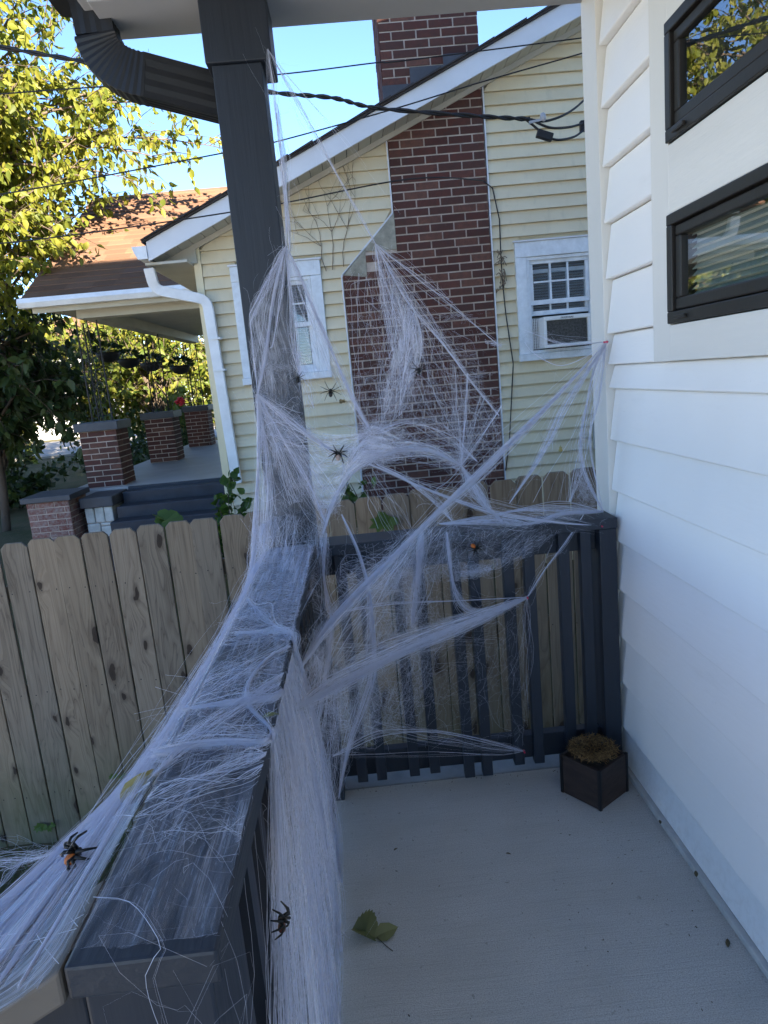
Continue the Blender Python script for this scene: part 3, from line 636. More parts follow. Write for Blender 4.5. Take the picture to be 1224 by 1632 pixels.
nlow = int((2.60 - ZB0) / BH)
brick_face(chim, brick_me, CX0, CX1, CF, ZB0, nlow, 0, 'x', in_shoulder)
zu = ZB0 + nlow * BH
brick_face(chim, brick_me, CUX, CX1, CF, zu, int((4.86 - zu) / BH), 1, 'x')
brick_face(chim, brick_me, CF + 0.004, CF + 0.60, CUX + 0.05, 3.42, int((4.86 - 3.42) / BH), 0, 'y')
MB().box(CX0 + 0.006, CX1 - 0.006, CF + 0.005, YW + 0.30, -0.25, CZS0 - 0.002).build('mortar_core', M['mortar'], chim)
MB().box(CUX + 0.008, CX1 - 0.008, CF + 0.0055, YW + 0.58, CZS0 - 0.001, 4.86).build('mortar_core', M['mortar'], chim)
MB().box(0.19, CUX + 0.007, CF + 0.006, YW + 0.28, CZS0 - 0.001, 2.60).build('mortar_core', M['mortar'], chim)
MB().prism([(CX0, CF - 0.004, CZS0), (0.20, CF - 0.004, CZS0 - 0.03), (0.205, CF - 0.004, CZS0 + 0.207), ], (0, 0.2, 0)).build('shoulder_wash', M['cement'], chim)
MB().prism([(0.206, CF - 0.004, CZS0 + 0.205), (0.215, CF - 0.004, 2.565), (CUX + 0.005, CF - 0.004, 2.56), (CUX + 0.005, CF - 0.004, CZS1)], (0, 0.2, 0)).build('shoulder_wash', M['cement'], chim)
MB().box(CUX - 0.02, CX1 + 0.02, CF - 0.02, YW + 0.62, 4.861, 4.95).build('crown', M['cement'], chim)
# stepped flashing where the chimney meets the roof
fx_ = [(CUX - 0.004, 0.74), (0.70, 1.02), (0.98, 1.20)]
for i, (a, b) in enumerate(fx_):
    zt = zb(b) + 0.168 + 0.10; MB().box(a, b, CF - 0.012 - 0.003 * i, CF - 0.003, zb(a) + 0.170, zt).build('step_flashing', M['flash_metal'], chim)

# rake, soffit, roof
YO = 5.95
FX0, FX1 = -1.56, 4.4
def fpt(x, y, dz_): return (x, y, zb(x) + dz_)
MB().hexa([fpt(FX0, YO, 0), fpt(FX1, YO, 0), fpt(FX1, YO + 0.02, 0), fpt(FX0, YO + 0.02, 0), fpt(FX0, YO, 0.152), fpt(FX1, YO, 0.152), fpt(FX1, YO + 0.02, 0.152), fpt(FX0, YO + 0.02, 0.152)]).build('rake_fascia', M['fascia'], nh, bevel=0.003)
x = FX0 + 0.02
while x < 4.0:
    x2 = x + 0.098
    MB().hexa([fpt(x, YO + 0.022, 0.012), fpt(x2, YO + 0.022, 0.012), fpt(x2, YW - 0.03, 0.012), fpt(x, YW - 0.03, 0.012), fpt(x, YO + 0.022, 0.024), fpt(x2, YO + 0.022, 0.024), fpt(x2, YW - 0.03, 0.024), fpt(x, YW - 0.03, 0.024)]).build('soffit_panel', M['soffit'], nh)
    x += 0.104
MB().hexa([fpt(FX0, YO + 0.021, 0.030), fpt(FX1, YO + 0.021, 0.030), fpt(FX1, YW + 0.1, 0.030), fpt(FX0, YW + 0.1, 0.030), fpt(FX0, YO + 0.021, 0.04), fpt(FX1, YO + 0.021, 0.04), fpt(FX1, YW + 0.1, 0.04), fpt(FX0, YW + 0.1, 0.04)]).build('soffit_backing', M['flash_metal'], nh)
MB().hexa([fpt(XL, YW - 0.045, -0.03), fpt(FX1, YW - 0.045, -0.03), fpt(FX1, YW - 0.017, -0.03), fpt(XL, YW - 0.017, -0.03), fpt(XL, YW - 0.045, 0.012), fpt(FX1, YW - 0.045, 0.012), fpt(FX1, YW - 0.017, 0.012), fpt(XL, YW - 0.017, 0.012)]).build('soffit_moulding', M['soffit'], nh)
def roof_part(x0, x1, y0, y1, d0, d1, nm='roof'):
    return MB().hexa([fpt(x0, y0, d0), fpt(x1, y0, d0), fpt(x1, y1, d0), fpt(x0, y1, d0), fpt(x0, y0, d1), fpt(x1, y0, d1), fpt(x1, y1, d1), fpt(x0, y1, d1)]).build(nm, M['roof_dark'], nh)
roof_part(FX0 - 0.03, CUX - 0.001, YO - 0.025, YW + 9.3, 0.153, 0.168); roof_part(CX1 + 0.001, 4.6, YO - 0.025, YW + 9.3, 0.153, 0.168)
roof_part(CUX, CX1, YO - 0.025, CF - 0.016, 0.153, 0.168); roof_part(CUX, CX1, YW + 0.61, YW + 9.3, 0.153, 0.168)
xx = FX0 - 0.03
while xx < 4.4:                                   # ragged shingle edge along the rake
    w = random.uniform(0.16, 0.26); e = random.uniform(0.0, 0.016)
    MB().hexa([fpt(xx, YO - 0.034 - e, 0.169), fpt(xx + w, YO - 0.034 - e, 0.169), fpt(xx + w, YO + 0.3, 0.169), fpt(xx, YO + 0.3, 0.169), fpt(xx, YO - 0.034 - e, 0.176), fpt(xx + w, YO - 0.034 - e, 0.186), fpt(xx + w, YO + 0.25, 0.186), fpt(xx, YO + 0.25, 0.176)]).build('shingle', M['roof_dark'], nh); xx += w
MB().box(XL - 0.36, XL - 0.018, YO + 0.05, YW + 9, zb(FX0) - 0.02, zb(FX0)).build('eave_soffit', M['soffit'], nh)

MB().prism([(FX0 + 0.01, YW - 0.05, zb(FX0) - 0.001), (XL + 0.02, YW - 0.05, zb(FX0) - 0.001), (XL + 0.02, YW - 0.05, zb(XL) + 0.02), (FX0 + 0.01, YW - 0.05, zb(FX0) + 0.02)], (0, 0.02, 0)).build('eave_return', M['soffit'], nh)
# main gutter and downspout of the yellow house
gd = empty('white_downspout', (-1.15, 6.2, 0), 'white gutter end and bent downspout on the corner of the yellow house', 'downspout')
g0 = zb(FX0) + 0.02
MB().prism([(FX0 - 0.002, YO - 0.01, g0), (FX0 - 0.08, YO - 0.01, g0), (FX0 - 0.105, YO - 0.01, g0 + 0.05), (FX0 - 0.12, YO - 0.01, g0 + 0.10), (FX0 - 0.002, YO - 0.01, g0 + 0.10)], (0, 9, 0)).build('gutter', M['gutter_white'], gd)
def pipe(path, w=0.085, d=0.06):
    P = [Vector(p) for p in path]; Q = []
    for i, p in enumerate(P):
        if i in (0, len(P) - 1): Q.append(p); continue
        a = (P[i-1] - p).normalized() * 0.07; b = (P[i+1] - p).normalized() * 0.07
        for t in (0, .25, .5, .75, 1): Q.append((p + a) * (1-t)**2 + p * 2*t*(1-t) + (p + b) * t*t)
    return sweep_rect(Q, w, d, Vector((0, 1, 0)), False)
p0 = at(238, 428, 6.05); p1 = at(247, 462, 6.10); p2 = at(330, 478, 6.17); p3 = at(378, 770, 6.17)
pipe([p0, p1, p2, p3]).build('pipe', M['gutter_white'], gd, bevel=0.006)
for px_, py_ in ((345, 540), (352, 590)):
    c = at(px_ - 2, py_, 6.17); MB().box(c.x - 0.05, c.x + 0.05, 6.13, 6.235, c.z - 0.008, c.z + 0.008).build('strap', M['gutter_white'], gd)

def old_window(x0, x1, z0, z1, name, label, ac):
    w = empty(name, ((x0 + x1) / 2, YW, z0), label, 'window')
    y = YW - 0.045; s = 0.095
    tr = MB(); tr.box(x0, x1, y, YW + 0.03, z1 - 0.125, z1); tr.box(x0 + 0.001, x0 + s, y + 0.004, YW + 0.03, z0 + 0.06, z1 - 0.126); tr.box(x1 - s, x1 - 0.001, y + 0.004, YW + 0.03, z0 + 0.06, z1 - 0.126)
    tr.build('casing', M['window_white'], w, bevel=0.004)
    MB().box(x0 - 0.012, x1 + 0.012, y - 0.012, YW + 0.03, z1 + 0.001, z1 + 0.014).build('drip_cap', M['fascia'], w)
    MB().box(x0 - 0.006, x1 + 0.006, y - 0.025, YW + 0.03, z0, z0 + 0.059).build('sill', M['window_white'], w, bevel=0.005)
    a0, a1, b0, b1 = x0 + s, x1 - s, z0 + 0.06, z1 - 0.126
    f = MB(); q = 0.028
    for r in ((a0 + 0.001, a1 - 0.001, b1 - q, b1 - 0.001), (a0 + 0.001, a1 - 0.001, b0 + 0.001, b0 + q)): f.box(r[0], r[1], y + 0.014, YW + 0.05, r[2], r[3])
    f.box(a0 + 0.001, a0 + q, y + 0.014, YW + 0.05, b0 + q, b1 - q); f.box(a1 - q, a1 - 0.001, y + 0.014, YW + 0.05, b0 + q, b1 - q)
    f.build('storm_frame', M['window_white'], w, bevel=0.003)
    a0 += q; a1 -= q; b0 += q; b1 -= q; mid = b0 + (b1 - b0) * 0.50
    def sash(z0_, z1_, yy, nx, nz):
        g = MB(); t = 0.032
        g.box(a0 + .001, a1 - .001, yy, yy + 0.03, z0_, z0_ + t + 0.008); g.box(a0 + .001, a1 - .001, yy, yy + 0.03, z1_ - t, z1_)
        g.box(a0 + .001, a0 + t, yy, yy + 0.03, z0_ + t + 0.009, z1_ - t - .001); g.box(a1 - t, a1 - .001, yy, yy + 0.03, z0_ + t + 0.009, z1_ - t - .001)
        o = g.build('sash', M['window_white'], w, bevel=0.002)
        pw = (a1 - a0 - 2 * t) / nx; ph = (z1_ - z0_ - 2 * t - 0.008) / nz
        for i in range(nx):
            for j in range(nz):
                xa, za = a0 + t + pw * i, z0_ + t + 0.008 + ph * j
                MB().box(xa + 0.007, xa + pw - 0.007, yy + 0.014, yy + 0.018, za + 0.006, za + ph - 0.006).build('pane', M['glass_old'], o)
        mu = MB()
        for i in range(1, nx): mu.box(a0 + t + pw * i - 0.008, a0 + t + pw * i + 0.008, yy + 0.006, yy + 0.026, z0_ + t + 0.009, z1_ - t - .001)
        for j in range(1, nz):
            zc = z0_ + t + 0.008 + ph * j
            for i in range(nx): mu.box(a0 + t + pw * i + 0.0085, a0 + t + pw * (i + 1) - 0.0085, yy + 0.007, yy + 0.025, zc - 0.007, zc + 0.007)
        if nx * nz > 1: mu.build('muntin', M['window_white'], o)
    if ac:
        sash(b1 - 0.375, b1, y + 0.035, 3, 2); sash(b0 + 0.30, b0 + 0.69, y + 0.072, 3, 1)
    else:
        sash(mid - 0.01, b1, y + 0.035, 2, 2); sash(b0, mid + 0.03, y + 0.072, 1, 1)
    sl_ = MB(); zz = b0 + 0.01
    while zz < b1:
        sl_.hexa([(a0 - 0.01, YW + 0.070, zz), (a1 + 0.01, YW + 0.070, zz), (a1 + 0.01, YW + 0.086, zz + 0.012), (a0 - 0.01, YW + 0.086, zz + 0.012),
                  (a0 - 0.01, YW + 0.070, zz + 0.002), (a1 + 0.01, YW + 0.070, zz + 0.002), (a1 + 0.01, YW + 0.086, zz + 0.014), (a0 - 0.01, YW + 0.086, zz + 0.014)]); zz += 0.024
    sl_.build('blind', M['blind'], w)
    MB().box(a0 - 0.03, a1 + 0.03, YW + 0.095, YW + 0.10, b0 - 0.03, b1 + 0.03).build('dark_interior', M['dark_room'], w)
    return a0, a1, b0, b1
old_window(*WINS[0], 'house_window', 'pale old double-hung window left of the brick chimney', False)
a0, a1, b0, b1 = old_window(*WINS[1], 'house_window', 'white muntined window right of the chimney holding an air conditioner', True)
acu = empty('air_conditioner', (1.88, 6.2, 1.62), 'white window air conditioner with dark grille in the right window', 'air conditioner')
ax0, ax1, az0, az1 = 1.675, 2.085, 1.618, 1.880
def frame_mesh(x0, x1, y0, y1, z0, z1, t, tt):
    m = MB(); m.box(x0, x1, y0, y1, z0, z0 + t); m.box(x0, x1, y0, y1, z1 - tt, z1); m.box(x0, x0 + t, y0, y1, z0 + t + .0005, z1 - tt - .0005); m.box(x1 - t, x1, y0, y1, z0 + t + .0005, z1 - tt - .0005); return m
frame_mesh(ax0, ax1, 6.08, 6.30, az0, az1, 0.026, 0.034).build('case', M['plastic_white'], acu, bevel=0.004)
gr = MB(); zz = az0 + 0.03
while zz < az1 - 0.04: gr.box(ax0 + 0.027, ax1 - 0.027, 6.094, 6.098, zz, zz + 0.002); zz += 0.0075
gr.build('grille', M['iron'], acu)
MB().box(ax0 + 0.027, ax1 - 0.027, 6.115, 6.12, az0 + 0.027, az1 - 0.035).build('coil', M['ac_coil'], acu)
acc = MB(); xx = 1.600
while xx < ax0 - 0.006: acc.box(xx, xx + 0.006, 6.225, 6.245, az0, az1); xx += 0.016
acc.build('side_curtain', M['plastic_white'], acu)
tc_ = bpy.data.curves.new('lettering', 'FONT'); tc_.body = 'FRIGIDAIRE'; tc_.size = 0.022; tc_.align_x = 'CENTER'; tc_.extrude = 0.0006
to = bpy.data.objects.new('lettering_tmp', tc_); col.objects.link(to)
dg = bpy.context.evaluated_depsgraph_get(); tm = bpy.data.meshes.new_from_object(to.evaluated_get(dg)); bpy.data.objects.remove(to)
tm.materials.clear(); tm.materials.append(M['iron']); inst(tm, 'lettering', ((ax0 + ax1) / 2, 6.0785, az1 - 0.026), acu, rot=(R(90), 0, 0))

# utility pipe and box at the right end of the gable
ub = empty('utility_box', (2.2, 6.2, 0.7), 'grey conduit and meter box low on the yellow wall by the white corner', 'utility box')
MB().tube([(2.185, 6.20, 0.2), (2.185, 6.20, 1.22)], 0.022, 10).build('conduit', M['conduit'], ub, True)
MB().box(2.12, 2.30, 6.10, 6.228, 0.68, 0.92).build('meter_box', M['conduit'], ub, bevel=0.01)

# ------------------------------------------------------------------ the neighbour's porch
npz = 0.505
tag(box('porch_floor_next_door', -3.55, XL - 0.02, 8.30, 15.0, 0.40, npz, M['porch_paint'], bevel=0.01), kind='structure')
np_ = empty('neighbour_porch', (-2.5, 8.4, 0.5), 'open front porch roof with brown shingles beside the yellow house', 'porch')
EY, EZ, RY, RZ, RX0, RX1 = 8.06, 2.690, 11.05, 4.47, -3.56, 0.3
sn = 22
for i in range(sn):                               # overlapping courses
    t0, t1 = i / sn, (i + 1.35) / sn
    def rp(t, lift): return (EY + (RY - EY) * t, EZ + (RZ - EZ) * t + lift)
    ya, za = rp(t0, 0.020); yb2, zb2 = rp(min(t1, 1), 0.004)
    MB().hexa([(RX0, ya, za - 0.012), (RX1, ya, za - 0.012), (RX1, yb2, zb2 - 0.012), (RX0, yb2, zb2 - 0.012), (RX0, ya, za), (RX1, ya, za), (RX1, yb2, zb2), (RX0, yb2, zb2)]).build('shingle_course', M['shingle'], np_)
MB().prism([(RX0 + 0.01, EY + 0.02, EZ - 0.01), (RX0 + 0.01, RY, RZ - 0.012), (RX0 + 0.01, 2 * RY - EY, EZ - 0.01), (RX0 + 0.01, 2 * RY - EY, EZ - 0.05), (RX0 + 0.01, RY, RZ - 0.06), (RX0 + 0.01, EY + 0.02, EZ - 0.05)], (RX1 - RX0 - 0.1, 0, 0)).build('roof_deck', M['roof_dark'], np_)
MB().prism([(RX0 - 0.002, EY, EZ), (RX0 - 0.002, EY - 0.10, EZ + 0.0), (RX0 - 0.002, EY - 0.12, EZ - 0.05), (RX0 - 0.002, EY - 0.09, EZ - 0.10), (RX0 - 0.002, EY, EZ - 0.10)], (2.3, 0, 0)).build('gutter', M['gutter_white'], np_)
MB().box(-3.47, XL - 0.02, EY + 0.03, EY + 0.06, EZ - 0.15, EZ - 0.06).build('fascia', M['soffit'], np_)
MB().box(-3.10, XL - 0.02, 8.36, 8.56, 2.475, 2.605).build('beam', M['soffit'], np_)
MB().box(-3.10, -2.92, 8.57, 13.9, 2.475, 2.605).build('beam', M['soffit'], np_)
MB().box(-3.50, XL - 0.02, EY + 0.07, 13.95, 2.61, 2.63).build('ceiling', M['soffit'], np_)
MB().prism([(-3.45, EY + 0.3, EZ + 0.02), (-3.45, RY, RZ - 0.1), (-3.45, 2 * RY - EY - 0.3, EZ + 0.02)], (0.05, 0, 0)).build('gable_end', M['soffit'], np_)

def pier(x0, x1, y0, y1, z0, z1, capz, name, label, me, stuff=False, cap_mat='charcoal_trim', ov=0.04):
    p = empty(name, ((x0 + x1) / 2, (y0 + y1) / 2, z0), label, 'pier')
    rows = int(round((z1 - z0) / BH)); top = z0 + rows * BH
    if stuff:
        m = MB()
        for r in range(rows):
            zc = z0 + (r + .5) * BH
            for ax in 'xy':
                lo, hi = (x0, x1) if ax == 'x' else (y0, y1); a = lo - (r % 2) * BL / 2
                while a < hi - 0.02:
                    p0_, p1_ = max(a, lo) + MJ / 2, min(a + BL, hi) - MJ / 2; a += BL
                    if p1_ - p0_ < 0.02: continue
                    if ax == 'x': m.box(p0_, p1_, y0, y0 + 0.05, zc - BH / 2 + MJ / 2, zc + BH / 2 - MJ / 2)
                    else: m.box(x1 - 0.05, x1 + 0.001, p0_, p1_, zc - BH / 2 + MJ / 2, zc + BH / 2 - MJ / 2)
        tag(m.build('bricks', M['brick'], p), kind='stuff')
    else:
        brick_face(p, me, x0, x1, y0, z0, rows, 0, 'x'); brick_face(p, me, y0, y1, x1, z0, rows, 1, 'y')
    MB().box(x0 + 0.006, x1 - 0.005, y0 + 0.006, y1, z0, top).build('mortar_core', M['mortar'], p)
    MB().box(x0 - ov, x1 + ov, y0 - ov, y1 + ov, top, capz).build('cap', M[cap_mat], p, bevel=0.008)
    return p
pier(-3.325, -2.885, 8.40, 8.84, npz, 1.215, 1.285, 'porch_pier', 'nearest tall brick pier with grey cap on the neighbour porch', brick_me)
pier(-3.325, -2.885, 11.0, 11.44, npz, 1.215, 1.285, 'porch_pier', 'middle brick pier of the three on the neighbour porch', brick_me)
pier(-3.325, -2.885, 13.6, 14.04, npz, 1.215, 1.285, 'porch_pier', 'farthest brick pier beside the red flower on the neighbour porch', brick_me, True)
pier(-3.71, -3.245, 7.60, 8.10, -0.18, 0.475, 0.560, 'step_pier', 'low worn brick pier with wide dark cap at the porch steps', old_me)
sb = empty('stone_pier', (-3.0, 8.0, -0.2), 'low whitewashed stone block with dark cap next to the porch steps', 'pier')
st_ = MB()
for (xa, xb, za, zc) in [(-3.175, -3.03, -0.2, 0.17), (-3.022, -2.86, -0.2, 0.13), (-3.175, -3.075, 0.178, 0.355), (-3.067, -2.965, 0.178, 0.355), (-3.022, -2.86, 0.138, 0.172), (-2.957, -2.86, 0.18, 0.355)]:
    MB().box(xa, xb, 7.80 + random.uniform(-0.012, 0.006), 8.28, za, zc).build('stone', M['stone_white'], sb, bevel=0.014)
MB().box(-3.17, -2.87, 7.83, 8.28, -0.2, 0.35).build('mortar_core', M['mortar'], sb)
MB().box(-3.20, -2.83, 7.76, 8.38, 0.358, 0.475).build('cap', M['charcoal_trim'], sb, bevel=0.01)
stp = empty('neighbour_steps', (-2.1, 7.8, -0.2), 'dark navy painted steps up to the neighbour porch', 'steps')
for i in range(5): MB().box(-2.80, XL - 0.10, 8.298 - 0.27 * (i + 1), 8.296 - 0.27 * i, -0.3, npz - 0.035 - 0.125 * i).build('step', M['step_paint'], stp, bevel=0.01)
MB().box(-2.80, XL - 0.10, 8.25, 8.297, 0.2, npz - 0.004).build('riser', M['step_paint'], stp)

def iron_column(y, label):
    c = empty('iron_column', (-3.05, y, 1.285), label, 'column', 'wrought iron porch columns')
    for (dx, dy) in ((-0.13, 0.0), (0.11, 0.0), (-0.13, 0.22), (0.0, 0.0)):
        x = -3.08 + dx; r = 0.011 if dx else 0.007
        MB().tube([(x, y + 0.1 + dy, 1.285), (x, y + 0.1 + dy, 2.474)], r, 6).build('rod', M['iron'], c)
    s = MB(); z = 1.40
    while z < 2.42:
        for sgn in (-1, 1):
            pts = [(-3.08 + sgn * (0.045 + 0.035 * math.cos(a)) - 0.01, y + 0.1, z + 0.055 * math.sin(a)) for a in [i * 0.7 for i in range(10)]]
            s.tube(pts, 0.005, 4)
        z += 0.15
    s.build('scrollwork', M['iron'], c)
iron_column(8.5, 'slim black iron column with scrollwork on the nearest brick pier')
iron_column(11.1, 'slim black iron column with scrollwork on the middle brick pier')
iron_column(13.7, 'slim black iron column with scrollwork on the farthest brick pier')

# far house glimpsed under the porch eave
fh = empty('distant_house', (-19, 40, 0), 'distant house with sunlit orange roof glimpsed through the leaves', 'house')
c = at(90, 575, 40)
MB().box(c.x - 2.6, c.x + 2.6, 38.0, 43, -0.2, c.z + 0.3).build('wall', M['ceiling_white'], fh)
MB().prism([(c.x - 3, 37.6, c.z + 0.3), (c.x - 3, 43.4, c.z + 0.3), (c.x - 3, 40.5, c.z + 2.3)], (6, 0, 0)).build('roof', M['shingle'], fh)
for dx in (-1.5, 1.2): MB().box(c.x + dx - 0.4, c.x + dx + 0.4, 37.95, 38.0, c.z - 1.6, c.z - 0.4).build('window', M['dark_room'], fh)
# ------------------------------------------------------------------ foliage
def mesh_np(name, V, F4=None, F3=None, mat=None, parent=None, attrs=None, smooth=False, uv=None):
    me = bpy.data.meshes.new(name); me.vertices.add(len(V)); me.vertices.foreach_set('co', V.astype(np.float32).ravel())
    n4 = 0 if F4 is None else len(F4); n3 = 0 if F3 is None else len(F3)
    li = []
    if n4: li.append(F4.ravel())
    if n3: li.append(F3.ravel())
    li = np.concatenate(li).astype(np.int32); me.loops.add(len(li)); me.loops.foreach_set('vertex_index', li)
    me.polygons.add(n4 + n3); tot = np.concatenate([np.full(n4, 4), np.full(n3, 3)]).astype(np.int32)
    st = np.concatenate([[0], np.cumsum(tot)[:-1]]).astype(np.int32); me.polygons.foreach_set('loop_start', st); me.polygons.foreach_set('loop_total', tot)
    if smooth: me.polygons.foreach_set('use_smooth', np.ones(n4 + n3, bool))
    me.update(calc_edges=True)
    for k, a in (attrs or {}).items():
        at_ = me.attributes.new(k, 'FLOAT', 'POINT'); at_.data.foreach_set('value', a.astype(np.float32))
    if uv is not None:
        u = me.uv_layers.new(name='UVMap'); u.data.foreach_set('uv', uv[li].astype(np.float32).ravel())
    me.materials.append(mat); o = bpy.data.objects.new(name, me); col.objects.link(o); attach(o, parent); return o
def unit(a): return a / np.maximum(np.linalg.norm(a, axis=-1, keepdims=True), 1e-9)
LEAF = np.array([(0, 0, 0), (0.30, 0.18, 0.06), (0.40, 0.42, 0.08), (0.22, 0.75, 0.02), (0, 1.0, -0.12), (-0.22, 0.75, 0.02), (-0.40, 0.42, 0.08), (-0.30, 0.18, 0.06), (0, 0.5, 0.0)])
LF = np.array([(8, 0, 1), (8, 1, 2), (8, 2, 3), (8, 3, 4), (8, 4, 5), (8, 5, 6), (8, 6, 7), (8, 7, 0)])
LEAF5 = np.array([(0, 0, 0), (0.40, 0.38, 0.08), (0, 1.0, -0.10), (-0.40, 0.38, 0.08)]); LF5 = np.array([(0, 1, 2), (0, 2, 3)])
def leaves(name, C, T, size, tone, mat, parent, fine=True, width=1.0):
    """C base points, T tip directions; each leaf is folded along its rib and bent"""
    N = len(C); T = unit(T); rnd = unit(rng.normal(size=(N, 3))); S = unit(np.cross(T, rnd)); Nn = np.cross(S, T)
    L, FF = (LEAF, LF) if fine else (LEAF5, LF5)
    V = C[:, None] + size[:, None, None] * (S[:, None] * L[None, :, 0:1] * width + T[:, None] * L[None, :, 1:2] + Nn[:, None] * L[None, :, 2:3])
    F = (np.arange(N)[:, None, None] * len(L) + FF[None]).reshape(-1, 3)
    o = mesh_np(name, V.reshape(-1, 3), F3=F, mat=mat, parent=parent, attrs={'tone': np.repeat(tone, len(L))}); return tag(o, kind='stuff')
def quad(a, b, c, t): return a * (1-t)**2 + b * 2*t*(1-t) + c * t*t
def tree(name, label, base, top, centre, rad, nbr, ntw, nlf, lsize, mat, group, tone=(0.5, 0.25), fine=True, extra=(), droop=1.0, trunk_r=0.12, cat='tree', mixdark=0.0):
    base, centre, rad = np.array(base, float), np.array(centre, float), np.array(rad, float)
    t = empty(name, tuple(base), label, cat, group)
    tr = MB(); top = np.array(top, float); mid = (base + top) / 2 + rng.normal(size=3) * 0.1 * np.array([1, 1, 0])
    ax = [quad(base - [0, 0, 0.2], mid, top, s) for s in np.linspace(0, 1, 10)]
    tr.tube([Vector(p) for p in ax], [trunk_r * (1 - 0.75 * s) for s in np.linspace(0, 1, 10)], 8); tr.build('trunk', M['bark'], t, True)
    lim = MB(); C = []; T = []
    def branch(a, e, r0, ntw_, nlf_):
        m = (a + e) / 2 + np.array([0, 0, 0.18 * np.linalg.norm(e - a)]) + rng.normal(size=3) * 0.12
        pts = [quad(a, m, e, s) for s in np.linspace(0, 1, 8)]; lim.tube([Vector(p) for p in pts], [r0 * (1 - 0.85 * s) for s in np.linspace(0, 1, 8)], 5)
        for k in range(ntw_):
            s = rng.uniform(0.25, 1.0); p = quad(a, m, e, s); d = unit((e - a)) + rng.normal(size=3) * 0.75; d[2] += 0.1; d = unit(d)
            L = rng.uniform(0.35, 0.8) * (0.6 + lsize * 4); q = p + d * L + np.array([0, 0, -0.12 * L])
            lim.tube([Vector(p), Vector((p + q) / 2 + np.array([0, 0, 0.05])), Vector(q)], [0.007, 0.005, 0.002], 3, False)
            u = rng.uniform(0.05, 1.0, nlf_)[:, None]; c = p + (q - p) * u + rng.normal(size=(nlf_, 3)) * 0.02; C.append(c)
            dd = rng.normal(size=(nlf_, 3)) * 0.55 + d * 0.35; dd[:, 2] -= droop; T.append(dd)
    for i in range(nbr):
        a = ax[int(rng.integers(3, 10))]; v = unit(rng.normal(size=3)); e = centre + v * rad * rng.uniform(0.55, 1.0) ** 0.6
        branch(a, e, 0.03, ntw, nlf)
    for (e, k, n) in extra: branch(ax[7], np.array(e, float), 0.03, k, n)
    lim.build('limbs', M['bark'], t, True)
    C = np.concatenate(C); T = np.concatenate(T); N = len(C)
    tn = np.clip(rng.normal(tone[0], tone[1], N) , 0, 1)
    leaves('crown', C, T, lsize * rng.uniform(0.7, 1.25, N), tn, mat, t, fine, 0.66); return t

tree('mulberry_tree', 'large yellowing tree with drooping leaves left of the neighbour porch', (-5.6, 9.2, -0.2), (-5.1, 9.3, 5.5), (-4.85, 9.2, 4.95), (2.25, 1.9, 2.5), 140, 13, 15, 0.108, M['leaf_mulberry'], None,
     (0.62, 0.26), True, extra=[((-1.45, 9.55, 4.55), 23, 15), ((-1.75, 9.3, 4.95), 20, 15), ((-2.1, 9.3, 5.25), 22, 15), ((-1.95, 9.35, 4.35), 23, 15), ((-2.5, 9.1, 4.55), 24, 15), ((-2.6, 8.9, 5.4), 22, 15), ((-2.9, 8.8, 4.1), 12, 13), ((-2.8, 9.0, 5.9), 22, 15),
      ((-3.3, 8.6, 3.5), 22, 15), ((-3.6, 8.7, 3.0), 22, 15), ((-2.4, 9.1, 4.1), 8, 12)])
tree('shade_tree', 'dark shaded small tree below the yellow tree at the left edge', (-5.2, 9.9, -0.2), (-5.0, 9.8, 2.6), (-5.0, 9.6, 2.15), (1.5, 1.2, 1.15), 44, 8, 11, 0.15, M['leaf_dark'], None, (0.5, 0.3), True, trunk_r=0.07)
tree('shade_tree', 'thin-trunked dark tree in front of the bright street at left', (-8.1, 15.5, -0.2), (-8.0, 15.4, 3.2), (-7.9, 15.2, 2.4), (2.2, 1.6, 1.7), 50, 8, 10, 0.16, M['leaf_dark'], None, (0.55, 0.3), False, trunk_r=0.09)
bgt = 'sunlit trees beyond the neighbour porch'
for (x, y, z, rx, rz, lab) in [(-5.2, 18.5, 2.2, 1.7, 2.1, 'sunlit bushy tree seen between the middle and far porch piers'), (-7.6, 20.0, 2.6, 2.0, 2.4, 'sunlit yellow-green tree seen behind the nearest iron column'),
                               (-10.6, 22.5, 3.0, 2.4, 2.6, 'sunlit tree beyond the dark foliage at far left'), (-3.2, 21.0, 2.4, 1.8, 2.2, 'sunlit tree seen beside the far end of the yellow house porch'), (-14.5, 23.0, 2.6, 2.4, 2.6, 'sunlit tree at the far left edge behind the trunk'),
                               (-6.4, 25.0, 3.4, 2.8, 3.0, 'tallest sunlit tree behind the porch under the eave')]:
    tree('street_tree', lab, (x, y, -0.2), (x, y, z), (x, y, z), (rx, 1.4, rz), 46, 8, 12, 0.20, M['leaf_far'], bgt, (0.5, 0.28), False, droop=0.5, trunk_r=0.10)
